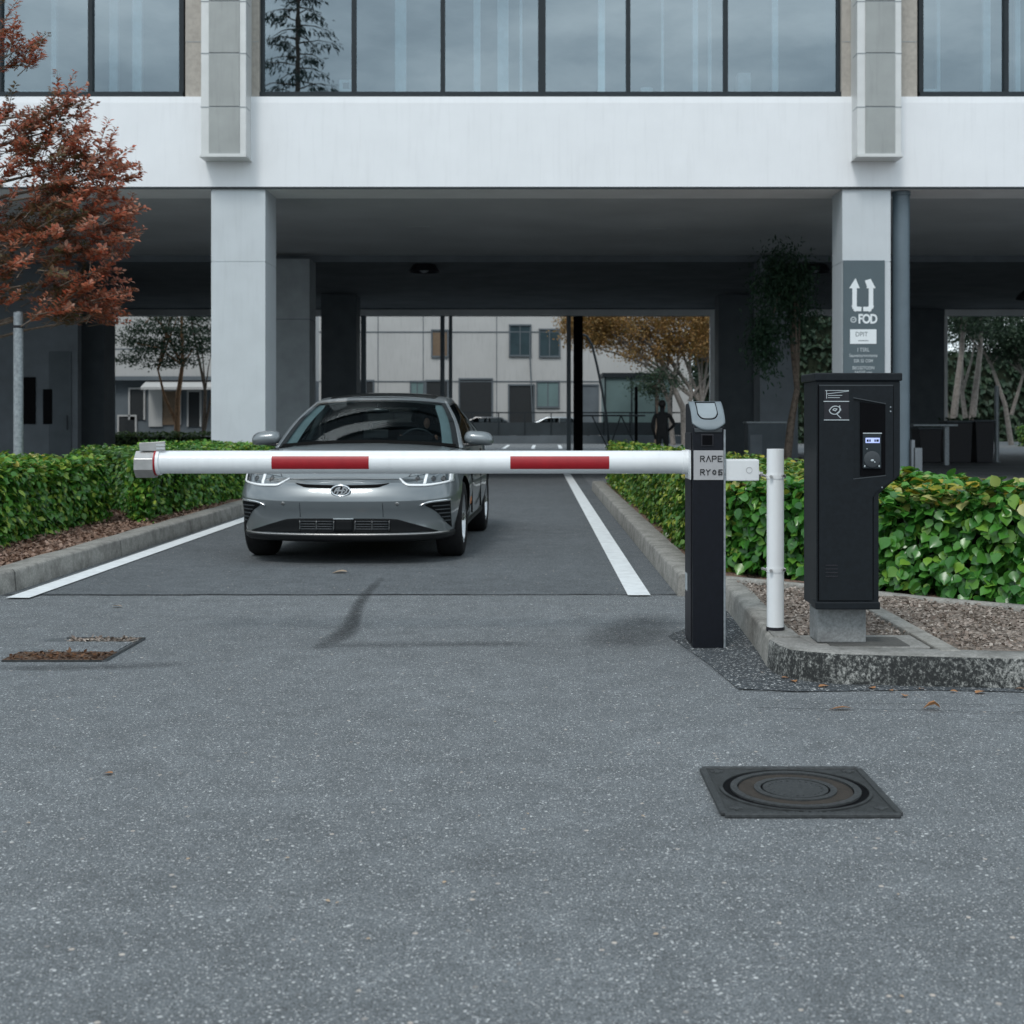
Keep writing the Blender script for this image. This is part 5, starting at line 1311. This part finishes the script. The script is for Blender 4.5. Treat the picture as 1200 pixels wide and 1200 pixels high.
# ------------------------------------------------------------------ trees
def tree(name, label, loc, trunk, crown, nclust, nleaf, lsize, leafm, barkm, cat='tree', spread=.35, tr=.12, group=None, shape=2, droop=0., wid=.9, limbs=10, shell=.55, seed=1, anis=(1, 1, .7)):
    rg = np.random.default_rng(seed); rn = random.Random(seed)
    root = empty(name, loc); tag(root, label, cat, group)
    b = MB()
    for path in trunk:
        n = len(path); b.tube(path, [tr*(1-.65*i/(n-1)) for i in range(n)] if len(trunk) == 1 or path is trunk[0] else [tr*.7*(1-.65*i/(n-1)) for i in range(n)], 10)
    C = []
    for k in range(nclust):
        c, r = crown[rg.integers(len(crown))]
        d = rg.normal(0, 1, 3); d /= np.linalg.norm(d); rr = (shell+(1-shell)*rg.random()) if rg.random() < .8 else rg.random()
        C.append(np.array(c)+d*np.array(r)*rr)
    C = np.array(C)
    for k in range(min(limbs, nclust)):
        t = trunk[rn.randrange(len(trunk))]; s = Vector(t[rn.randrange(max(1, len(t)//2), len(t))]); e = Vector(C[k]); mid = s.lerp(e, .5)+Vector((rn.uniform(-.1, .1), rn.uniform(-.1, .1), rn.uniform(0, .15)))*(e-s).length
        b.tube([s, s.lerp(mid, .5), mid, mid.lerp(e, .55), e], [tr*.38, tr*.32, tr*.24, tr*.15, tr*.06], 6)
    b.build('trunk', barkm, root, smooth=True)
    P = np.repeat(C, nleaf, 0); m = len(P); P = P+rg.normal(0, 1, (m, 3))*spread*np.array(anis)
    nn = rg.normal(0, 1, (m, 3))+np.array([0, -.2, .6]); tp = rg.normal(0, 1, (m, 3))+np.array([0, 0, -droop])
    leafobj('crown', P, nn, tp, rg.uniform(.6, 1.25, m)*lsize, wid, [leafm], root, shape)
    return root
# red leaved tree at the left edge: twig sprays
def redtree():
    Y0 = 15.0; bx_ = gx(-62, Y0)
    root = empty('red_leaved_tree', (bx_, Y0, .12)); tag(root, 'bronze red leaved tree leaning in at the top left', 'tree')
    rn = random.Random(5); rg = np.random.default_rng(5)
    b = MB()
    def loc(p): return Vector((p.x-bx_, p.y-Y0, p.z-.12))
    top = loc(at(-62, 150, Y0)); b.tube([(0, 0, 0), (.04, 0, 1.0), (-.03, .05, 2.0), top], [.13, .11, .09, .06], 10)
    b.tube([top, loc(at(-70, 20, Y0)), loc(at(-60, -120, Y0))], [.06, .045, .02], 8)
    blobs = [(10, 165, 34, 1.2), (42, 185, 40, 1.2), (70, 150, 30, .8), (80, 225, 42, 1.2), (106, 190, 30, .8), (20, 240, 60, 1.5), (70, 280, 55, 1.4), (98, 250, 42, 1.0), (92, 325, 38, 1.1), (40, 330, 58, 1.4), (75, 358, 26, .7), (5, 300, 60, 1.4), (108, 358, 20, .4), (138, 264, 13, .35), (128, 292, 13, .3), (136, 205, 12, .3), (70, 128, 12, .3), (112, 372, 10, .3),
             (-78, 185, 60, 1.3), (-70, 300, 80, 1.6), (-110, 230, 90, 1.2), (-85, 60, 52, 1.0), (-100, 100, 80, 1.0), (-8, 62, 26, .6), (18, 68, 18, .35), (-20, 20, 30, .6), (-130, 330, 70, .8), (-70, -40, 60, 1.0), (-120, -10, 80, 1.)]
    P, Nn, Tp, S, MI = [], [], [], [], []
    for (bx, by, r, wgt) in blobs:
        dpt = r*.0096*.9
        c0 = at(bx, by, Y0); k = int(wgt*26)
        st = Vector((0, 0, 0))
        zt = loc(c0); s0 = Vector((.0, .02, min(max(1.6, zt.z-.5), top.z))); mid = s0.lerp(zt, .5)+Vector((0, rn.uniform(-.2, .2), .12))
        b.tube([s0, s0.lerp(mid, .6)+Vector((0, 0, .05)), mid, mid.lerp(zt, .5), zt], [.026, .02, .015, .010, .005], 6)
        for _ in range(k):
            a = rn.uniform(0, 2*PI); q = math.sqrt(rn.random()); c = at(bx+q*r*math.cos(a), by+q*r*math.sin(a), Y0+rn.uniform(-1, 1)*max(.25, dpt))
            c = loc(c); out = (c-Vector((0, 0, c.z*.85))); out.z *= .5
            d = (out.normalized()*.9+Vector((rn.gauss(0, .45), rn.gauss(0, .5), rn.gauss(.35, .35)))).normalized()
            Ls = rn.uniform(.22, .42); e = c+d*Ls
            b.tube([c-d*.12, c.lerp(e, .5)+Vector((0, 0, .02)), e], [.006, .004, .002], 4, cap=False)
            nl = rn.randrange(34, 46)
            inner = rn.random() < (.55 if by > 250 else .18) and c.x < gx(95, Y0)-bx_
            for i in range(nl):
                t = (i+.5)/nl; p = c+d*Ls*t; side = Vector((rn.gauss(0, 1), rn.gauss(0, 1), rn.gauss(0, 1))); side = (side-d*side.dot(d)).normalized()
                tp = d*.8+side*.75+Vector((0, 0, .12)); P.append(p+side*.012); Tp.append(tp); Nn.append(d*.5-side*.5+Vector((0, -.2, .6))); S.append(rn.uniform(.045, .088)*(1.15-.4*t)); MI.append(1 if inner else 0)
    b.build('trunk', M['bark'], root, smooth=True)
    leafobj('crown', np.array(P), np.array(Nn), np.array(Tp), np.array(S), .95, [M['redleaf'], M['oliveleaf']], root, 2, np.array(MI))
redtree()
pp = empty('tree_stake_post', (gx(21.5, 14.7), 14.7, .12)); tag(pp, 'grey metal post standing in the left hedge under the red tree', 'post')
b = MB(); b.lathe([(0, 0), (.052, 0), (.052, 2.33), (.05, 2.36), (0, 2.375)], 20); b.build('tube', M['galv'], pp, smooth=True)
b = MB(); b.lathe([(.054, -.015), (.056, 0), (.054, .015)], 20, (0, 0, 2.2)); b.tube([(.05, -.02, 2.2), (.085, -.04, 2.19)], .008, 6); b.build('clip', M['blackside'], pp)
# through the left opening
tree('dark_tree', 'dark green layered tree with an orange brown trunk seen through the left opening', (gx(207, 57), 57, 0), [[(0, 0, 0), (.05, 0, 2.2), (.25, 0, 3.6), (.2, 0, 6.5)], [(.05, 0, 1.0), (-.5, 0, 2.2), (-.8, 0, 3.4)]],
     [((-1.0, 0, 4.9), (1.7, 1, .9)), ((-.8, 0, 3.9), (1.6, 1, .5)), ((.9, 0, 4.8), (1.3, 1, 1.3)), ((0, 0, 6.6), (2, 1.2, 1.2))], 84, 95, .13, M['darkleaf'], M['orangebark'], spread=.27, tr=.14, seed=3, anis=(1.5, 1, .32), limbs=9)
tree('dark_tree', 'dark multi stemmed tree right of the orange trunk in the left opening', (gx(238, 58), 58, 0), [[(0, 0, 0), (.1, 0, 2.5), (-.5, 0, 5.5)], [(0, 0, .5), (.5, 0, 3), (.9, 0, 6)]],
     [((0, 0, 5.2), (1.5, 1, 1.1)), ((.4, 0, 6.6), (1.8, 1, 1.1))], 52, 80, .13, M['darkleaf'], M['bark'], spread=.28, tr=.10, seed=4, anis=(1.3, 1, .4), limbs=6)
# autumn tree
AT = 66.0
tree('autumn_tree', 'golden brown autumn tree with pale forked trunks behind the black post', (gx(803, AT), AT, 0), [[(0, 0, 0), (-.1, 0, 1.8), (-.9, 0, 3.6), (-1.9, 0, 5.2)], [(0, 0, .8), (.3, 0, 2.4), (.2, 0, 4.8)], [(-.6, 0, 0), (-.8, 0, 2), (-.5, 0, 4)], [(.5, 0, 0), (.8, 0, 2), (1.1, 0, 4.2)]],
     [((-2.4, 0, 5.4), (2.6, 1.6, 1.4)), ((.6, 0, 5.5), (2.4, 1.6, 1.6)), ((-4.6, 0, 6.0), (1.5, 1.2, 1.1)), ((-1.6, 0, 7.4), (4.2, 2, 1.8))], 300, 115, .14, M['orangeleaf'], M['palebark'], spread=.34, tr=.2, seed=8, limbs=30)
tree('small_tree', 'small green leaved tree in front of the teal kiosk', (gx(768, 65), 65, 0), [[(0, 0, 0), (.1, 0, 1.5), (.0, 0, 2.9)]], [((0, 0, 3.1), (1.3, .8, .6))], 26, 60, .15, M['darkleaf'], M['bark'], spread=.3, tr=.07, seed=9)
# drooping tree standing inside by the right inner column
tree('drooping_tree', 'slim tree with drooping dark foliage before the inner right column', (gx(928, 30), 30, 0), [[(-.15, 0, 0), (-.02, 0, 1.2), (.12, 0, 2.0), (.0, 0, 3.0), (.1, 0, 4.6)]],
     [((-.35, -.1, 4.5), (.5, .4, .55)), ((-.4, -.2, 3.7), (.5, .4, .6)), ((.25, 0, 3.6), (.4, .4, .6)), ((-.6, -.1, 3.0), (.3, .3, .5)), ((-.1, -.3, 4.2), (.5, .2, .6))], 70, 90, .13, M['drooping'], M['bark'], spread=.17, tr=.10, seed=11, droop=2.2, wid=.55, anis=(.8, .8, 1.4), limbs=6)
# right opening
for k, (px_, Y, sd) in enumerate(((1113, 60, 21), (1135, 62, 22))):
    tree('pale_trunk_tree', ['pale trunked tree at the left side of the right opening', 'second pale trunked tree right of the first in the right opening'][k], (gx(px_, Y), Y, 0), [[(0, 0, 0), (.25, 0, 2), (.55, 0, 4.5), (.6, 0, 7)], [(0, 0, .3), (-.3, 0, 2.5), (-.35, 0, 6)]],
         [((.5, 0, 6.2), (1.6, 1.2, 1.0))], 40, 50, .2, M['darkleaf'], M['palebark'], spread=.35, tr=.2, seed=sd, limbs=4, group='pale trunked trees in the right opening')
tree('dark_tree', 'big dark tree spreading over the right opening', (gx(1185, 66), 66, 0), [[(0, 0, 0), (-.3, 0, 2), (-1, 0, 4), (-1.8, 0, 5.4)], [(0, 0, 1.5), (.6, 0, 3.5), (1.2, 0, 5)]],
     [((-.6, 0, 5.3), (2.6, 1.5, 1.0)), ((1.6, 0, 4.9), (2.0, 1.4, 1.2)), ((0, 0, 6.8), (3.5, 2, 1.4))], 210, 100, .16, M['darkleaf'], M['palebark'], spread=.36, tr=.14, seed=23, limbs=14)
hedge('tall dark hedge bank at the back of the right opening', [(17, 76), (40, 76), (40, 79), (17, 79)], 0, 5.1, 20, .5, M['darkleaf'], shape=2)
hedge('tall dark leafy screen beyond the slit left of the sign column', [(8.6, 70), (20.5, 70), (20.5, 73), (8.6, 73)], 0, 7.2, 22, .42, M['darkleaf'], shape=2)
# conifer behind the viewer, mirrored in the upper glazing
def conifer():
    root = empty('conifer', (-10.6, -9, 0)); tag(root, 'tall drooping conifer mirrored in the left end of the middle office window', 'tree')
    b = MB(); b.tube([(0, 0, 0), (0, 0, 14), (0, 0, 27)], [.26, .13, .03], 10); P, T_ = [], []
    rn = random.Random(2)
    for k in range(150):
        z = 3+23.5*(k/150); L_ = (27.5-z)*.13+.35; a = k*2.4; d = Vector((math.cos(a), math.sin(a), -.12)); e = Vector((0, 0, z))+d*L_*rn.uniform(.7, 1.25)
        b.tube([(0, 0, z), Vector((0, 0, z)).lerp(e, .5)+Vector((0, 0, .12)), e], [.04, .025, .008], 5, cap=False)
        for i in range(46):
            t = rn.uniform(.35, 1.05); p = Vector((0, 0, z)).lerp(e, t)+Vector((rn.gauss(0, .14), rn.gauss(0, .14), rn.gauss(-.1, .1))); P.append(p); T_.append((d.x*.6+rn.gauss(0, .4), d.y*.6+rn.gauss(0, .4), -.9))
    b.build('trunk', M['bark'], root, smooth=True); P = np.array(P); m = len(P)
    leafobj('crown', P, rng.normal(0, 1, (m, 3)), np.array(T_), rng.uniform(.16, .36, m), .42, [M['pineleaf']], root, 2)
conifer()

# ------------------------------------------------------------------ beyond the undercroft
YW2 = 80.0
fbx = at(415, 0, YW2).x
fb = empty('far_building', (0, YW2, 0)); tag(fb, 'pale two storey building with scattered windows seen through the middle opening', 'building')
b = MB(); b.box(-19.5, 9.5, 0, 6, 0, 9.5); b.build('wall', M['farwhite'], fb)
b = MB(); b.box(-19.6, 9.6, -.1, 6.1, 9.5, 9.8); b.build('roof', M['fargrey'], fb)
b = MB()
for py_ in (389, 447): b.box(-19.5, 9.5, -.035, -.001, gz(py_, YW2)-.03, gz(py_, YW2)+.03)
for px_ in (443, 496, 582): b.box(gx(px_, YW2)-.02, gx(px_, YW2)+.02, -.02, -.001, 0, 9.5)
b.build('wall_joint', M['fargrey'], fb)
for (x0, x1, y0, y1, m, m2) in ((598, 621, 382, 416, 'farglass', 1), (633, 655, 387, 417, 'farglass', 1), (507, 524, 388, 417, 'farbrown', 0), (482, 496, 448, 480, 'farteal', 1), (500, 524, 447, 490, 'fardark', 0), (539, 576, 445, 520, 'fardark', 0), (597, 625, 452, 520, 'fardark', 0), (630, 654, 448, 476, 'farteal', 1), (420, 437, 447, 470, 'fardark', 0), (682, 700, 452, 500, 'fargrey', 0)):
    w = MB(); X0, X1, Z0, Z1 = gx(x0, YW2), gx(x1, YW2), max(.02, gz(y1, YW2)), gz(y0, YW2)
    w.box(X0-.09, X1+.09, -.09, -.001, Z1+.001, Z1+.1); w.box(X0-.09, X1+.09, -.12, -.001, Z0-.1, Z0-.001); w.box(X0-.09, X0-.001, -.07, -.001, Z0, Z1); w.box(X1+.001, X1+.09, -.07, -.001, Z0, Z1)
    kind_ = 'window' if y1 < 500 else 'door'
    wo = w.build(kind_, M['fargrey'], fb)
    g = MB(); g.box(X0, X1, -.03, -.002, Z0, Z1); g.build('pane' if kind_ == 'window' else 'panel', M[m], wo)
    if m2:
        g = MB(); g.box((X0+X1)/2-.03, (X0+X1)/2+.03, -.06, -.031, Z0, Z1); g.build('glazing_bar', M['fargrey'], wo)
b = MB(); b.tube([(gx(621, YW2), -.12, gz(388, YW2)), (gx(621, YW2), -.12, gz(420, YW2)), (gx(625, YW2), -.12, .5)], .04, 6); b.build('drain_pipe', M['fargrey'], fb)
# teal kiosk
kx0, kx1 = gx(708, 72), gx(788, 72)
kk_ = empty('glass_kiosk', ((kx0+kx1)/2, 72, 0)); tag(kk_, 'teal glass kiosk standing below the autumn tree', 'kiosk'); hw = (kx1-kx0)/2
b = MB(); b.box(-hw, hw, 0, 3, 0, gz(442, 72)); b.build('wall', M['farteal'], kk_)
b = MB(); b.box(-hw-.1, hw+.1, -.15, 3.1, gz(442, 72)+.001, gz(437, 72)); b.build('roof', M['frame'], kk_)
for xx in (-hw+.02, -.4, .9, hw-.08):
    b = MB(); b.box(xx, xx+.07, -.05, -.001, 0, gz(442, 72)); b.build('mullion', M['frame'], kk_)
# left far house with awning
fh = empty('far_house', (-20, 66, 0)); tag(fh, 'far house with white upper wall and dark ground floor behind the dark tree', 'building')
b = MB(); b.box(-12, 8.5, 0, 5, 3.3, 9); b.build('upper_wall', M['farwhite'], fh)
b = MB(); b.box(-12, 8.5, .4, 5, 0, 3.3); b.build('ground_wall', M['fargrey'], fh)
b = MB(); b.box(-12, 8.5, -.02, .0, 4.75, 4.8); b.box(-12, 8.5, -.15, -.0, 3.22, 3.42); b.build('wall_band', M['fargrey'], fh)
def hx_(p): return gx(p, 66)+20
for (x0, x1, y0, y1, m, n_) in ((150, 166, 456, 492, 'fardark', 'window'), (188, 208, 458, 498, 'farbrown', 'window'), (219, 232, 459, 500, 'fardark', 'door'), (137, 156, 488, 512, 'fardark', 'door')):
    w = MB(); X0, X1, Z0, Z1 = hx_(x0), hx_(x1), max(.02, gz(y1, 66)), gz(y0, 66)
    w.box(X0-.08, X1+.08, .3, .399, Z1, Z1+.08); w.box(X0-.08, X0, .3, .399, Z0, Z1-.001); w.box(X1, X1+.08, .3, .399, Z0, Z1-.001); wo = w.build(n_, M['farwhite'], fh)
    g = MB(); g.box(X0+.001, X1-.001, .34, .398, Z0, Z1-.002); g.build('pane', M[m], wo)
b = MB(); b.box(hx_(172), hx_(188), .32, .399, gz(500, 66), gz(447, 66)); b.build('white_panel', M['farwhite'], fh)
b = MB(); b.prism([(-.9, gz(457, 66)), (.38, gz(447, 66)), (.38, gz(444, 66)), (-.9, gz(454, 66))], hx_(171), hx_(262), 'x'); b.build('awning', M['farwhite'], fh)
for p_ in (139, 245):
    b = MB(); b.box(hx_(p_)-.06, hx_(p_)+.06, -.8, -.68, 0, gz(452, 66)); b.build('porch_post', M['galv'], fh)
# fence and low wall at the back of the lot
fe = empty('lot_fence', (gx(600, 70), 70, 0)); tag(fe, 'dark mesh panel fence on a low wall behind the parking bays', 'fence')
fx0, fx1 = gx(430, 70)-gx(600, 70), gx(800, 70)-gx(600, 70)
b = MB(); b.box(fx0, fx1, 0, .25, 0, .42); b.build('low_wall', M['fargrey'], fe)
b = MB(); b.box(fx0, fx1, .1, .13, .44, 1.12); b.build('panel', M['fencedark'], fe)
b = MB(); b.box(fx0, fx1, .08, .15, 1.60, 1.67); b.build('rail', M['frame'], fe)
for i in range(13):
    x = fx0+(fx1-fx0)*i/12; b = MB(); b.box(x-.03, x+.03, .07, .16, .42, 1.6); b.build('fence_post', M['frame'], fe)
sheet('parking_line', [[(gx(p, 62)-.07+d*.04, Y) for p, d, Y in ((q, 0, 58), (q+4, 0, 58), (q+3, 3, 66), (q-1, 3, 66))] for q in (592, 624, 655)], .004, M['linepaint'])
# far parked cars, side on
def far_car(loc, label, m, rz=0, s=1.0):
    t = empty('parked_car', loc, rz); tag(t, label, 'car', 'cars parked behind the fence')
    pr = [(-2.2, .3), (2.2, .3), (2.25, .6), (2.15, .85), (1.5, .95), (.75, 1.40), (-.7, 1.44), (-1.6, 1.02), (-2.2, .9), (-2.25, .6)]
    b = MB(); b.prism(pr, -.85, .85, 'y'); b.build('body', m, t, bevel=.09, segs=3, smooth=True)
    b = MB(); b.prism([(1.35, .97), (.72, 1.34), (.05, 1.36), (.05, .97)], -.862, .862, 'y'); b.prism([(-.02, .97), (-.02, 1.36), (-.66, 1.37), (-1.3, 1.03), (-1.3, .97)], -.862, .862, 'y'); b.build('side_windows', M['carglassdark'], t)
    for x in (-1.4, 1.4):
        for y in (-.84, .84):
            w = MB(); w.tube([(x, y-.1, .32), (x, y+.1, .32)], .32, 20); wo = w.build('wheel', M['tyre'], t, smooth=True)
            r = MB(); r.tube([(x, y-.11, .32), (x, y+.11, .32)], .2, 16); r.build('rim', M['rim'], wo)
M['fcar1'] = plain('dark blue car', (.02, .025, .03), .3, 0, .05, 2, coat=.8); M['fcar2'] = plain('silver car', (.25, .28, .30), .3, .4, .05, 2, coat=.8)
far_car((gx(572, 74), 74.5, 0), 'dark car parked behind the fence just right of the grey car', M['fcar1'])
far_car((gx(655, 75), 75.5, 0), 'pale car parked behind the fence next to the black post', M['fcar2'])
# bent pole and thin black bollard pole
bp = empty('bent_pole', (gx(714, 60), 60, 0)); tag(bp, 'black bent pole curving up to the black post', 'pole')
q = [(0, 0, 0)]+[(gx(x, 60)-gx(714, 60), 0, gz(y, 60)) for x, y in ((711, 490), (706, 460), (700, 430), (694, 405), (688, 394), (683, 392))]
b = MB(); b.tube(q, .055, 8); b.build('tube', M['frame'], bp, smooth='all')
b = MB(); b.lathe([(0, 0), (.16, 0), (.16, .03), (.07, .06), (.07, .2), (0, .2)], 16); b.build('foot', M['frame'], bp, smooth=True)
bp = empty('thin_pole', (gx(745.5, 56), 56, 0)); tag(bp, 'short straight black pole in front of the teal kiosk', 'pole')
b = MB(); b.lathe([(0, 0), (.07, 0), (.07, gz(455, 56)), (.05, gz(453, 56)), (0, gz(453, 56))], 14); b.build('tube', M['black'], bp, smooth=True)
b = MB(); b.lathe([(.075, 0), (.15, 0), (.15, .02), (.075, .04)], 14); b.build('foot', M['black'], bp)
# A-frame barrier by the kiosk
af = empty('trestle_rail', (gx(722, 55), 55, 0)); tag(af, 'dark trestle rail with slanting legs left of the standing person', 'railing')
b = MB(); b.tube([(-1.4, 0, gz(487, 55)), (1.2, 0, gz(487, 55))], .035, 8); b.build('rail', M['frame'], af)
for x0, x1 in ((-1.0, -.3), (.2, -.3), (.2, .9)):
    b = MB(); b.tube([(x0, 0, gz(487, 55)), (x1, 0, 0)], .03, 8); b.build('leg', M['frame'], af)
# right inside: counter with rail, dark bins, kerb steps, posts
ct = empty('counter_rail', (gx(1096, 37.5), 37.5, 0)); tag(ct, 'grey flat top rail on one leg beside the blue grey standpipe', 'railing')
x0, x1 = gx(1068, 37.5)-gx(1096, 37.5), gx(1120, 37.5)-gx(1096, 37.5); zc = gz(497, 37.5)
b = MB(); b.box(x0, x1, -.2, .2, zc-.06, zc); b.build('top', M['galv'], ct, bevel=.01)
xx = gx(1109, 37.5)-gx(1096, 37.5); b = MB(); b.box(xx-.06, xx+.06, -.06, .06, 0, zc-.061); b.build('leg', M['galv'], ct)
for k, (a, c, t_, lab) in enumerate(((1077, 1104, 503, 'dark planter box below the flat rail on the right'), (1110, 1140, 495, 'wide dark planter box right of the rail leg'), (1143, 1166, 494, 'dark planter box beside the grey bollard post on the right'))):
    Y = 39.5; o = empty('planter_box', (gx((a+c)/2, Y), Y, 0)); tag(o, lab, 'planter'); hw = (gx(c, Y)-gx(a, Y))/2; zt_ = gz(t_, Y)
    b = MB(); b.prism([(-hw+.05, 0), (hw-.05, 0), (hw, zt_), (-hw, zt_)], 0, .8, 'y'); b.build('box', M['blackside'], o, bevel=.02)
    b = MB(); b.box(-hw-.03, hw+.03, -.03, .83, zt_+.001, zt_+.05); b.build('rim', M['darkwall'], o, bevel=.01)
    n = 60; P = np.stack([rng.uniform(-hw, hw, n), rng.uniform(.1, .7, n), np.full(n, zt_+.05)], 1); leafobj('foliage', P, rng.normal(0, 1, (n, 3)), np.array([0, 0, .7])+rng.normal(0, .5, (n, 3)), rng.uniform(.08, .16, n), .8, [M['darkleaf']], o, 2)
ps = empty('bollard_post', (gx(1168, 40), 40, 0)); tag(ps, 'slim grey post right of the dark planters', 'post')
b = MB(); b.lathe([(0, 0), (.07, 0), (.07, gz(455, 40)), (.06, gz(452, 40)), (0, gz(452, 40))], 16); b.build('tube', M['galv'], ps, smooth=True)
b = MB(); b.lathe([(.075, 0), (.12, 0), (.12, .02), (.075, .03)], 16); b.build('foot', M['galv'], ps)
sheet('inner_kerb', [[(10.4, y0), (24, y0-1.6), (24, y0-1.45), (10.4, y0+.15)] for y0 in (36.2, 31.8)], .006, M['galv'])
sheet('far_path', [[(18.5, 66), (26, 58), (27, 58), (20, 66)]], .006, M['slab'])
# dark equipment left of the drooping tree
eq = empty('equipment_cabinet', (gx(893, 33.5), 33.5, 0)); tag(eq, 'dark cabinet with a pale top edge behind the white bracket', 'cabinet')
b = MB(); b.box(-.35, .6, 0, .6, 0, gz(496, 33.5)); b.build('case', M['darkwall'], eq, bevel=.02)
b = MB(); b.box(-.38, .63, -.03, .63, gz(496, 33.5)+.001, gz(494, 33.5)); b.build('lid', M['midwall'], eq)
b = MB(); b.box(-.3, .0, -.02, -.001, .35, .9); b.build('door', M['darkwall2'], eq)

# ------------------------------------------------------------------ world, sun, camera
w = bpy.data.worlds.new('World'); scene.world = w; w.use_nodes = True; nt = w.node_tree
for n in list(nt.nodes): nt.nodes.remove(n)
out_ = N(nt, 'ShaderNodeOutputWorld'); bg = N(nt, 'ShaderNodeBackground'); bg.inputs['Strength'].default_value = .10
sky = N(nt, 'ShaderNodeTexSky', sky_type='NISHITA'); sky.sun_disc = False
EL, ROT = R(52), R(200)
sky.sun_elevation = EL; sky.sun_rotation = ROT; sky.air_density = 1.2; sky.dust_density = 2.0; sky.ozone_density = 1.5
tc = N(nt, 'ShaderNodeTexCoord'); mp = N(nt, 'ShaderNodeMapping'); mp.inputs['Scale'].default_value = (1.6, 1.6, 4.5); nt.links.new(tc.outputs['Generated'], mp.inputs['Vector'])
f = noise(nt, mp.outputs[0], 2.3, 7, .55)
rc_ = ramp(nt, [(.32, (3.4, 4.3, 5.0)), (.50, (7.2, 8.3, 9.0)), (.68, (12.0, 13.0, 13.5))]); nt.links.new(f, rc_.inputs[0])
c = mixc(nt, .86, sky.outputs[0], rc_.outputs[0]); nt.links.new(c, bg.inputs['Color']); nt.links.new(bg.outputs[0], out_.inputs[0])
sd = bpy.data.lights.new('sun', 'SUN'); sd.energy = 1.0; sd.angle = R(14); sd.color = (1.0, .98, .95)
so = bpy.data.objects.new('sun', sd); COL.objects.link(so)
az = ROT  # nishita rotation: 0 = +Y, clockwise seen from above
dirv = Vector((math.sin(az)*math.cos(EL), math.cos(az)*math.cos(EL), math.sin(EL)))
so.rotation_euler = dirv.to_track_quat('Z', 'Y').to_euler(); so.location = (0, 0, 60)
cam = bpy.data.cameras.new('camera'); co = bpy.data.objects.new('camera', cam); COL.objects.link(co)
co.location = (0, 0, H); co.rotation_euler = (R(90), 0, 0); cam.sensor_width = 36; cam.lens = 36*F/1200
cam.shift_x = -(CX-600)/1200; cam.shift_y = -(600-CY)/1200; cam.clip_end = 2000; cam.clip_start = .05
cam.dof.use_dof = True; cam.dof.focus_distance = 7.0; cam.dof.aperture_fstop = 4.8
scene.camera = co
vs_ = scene.view_settings; vs_.view_transform = 'Standard'; vs_.look = 'None'; vs_.gamma = 1; vs_.exposure = 0.42; vs_.use_curve_mapping = False
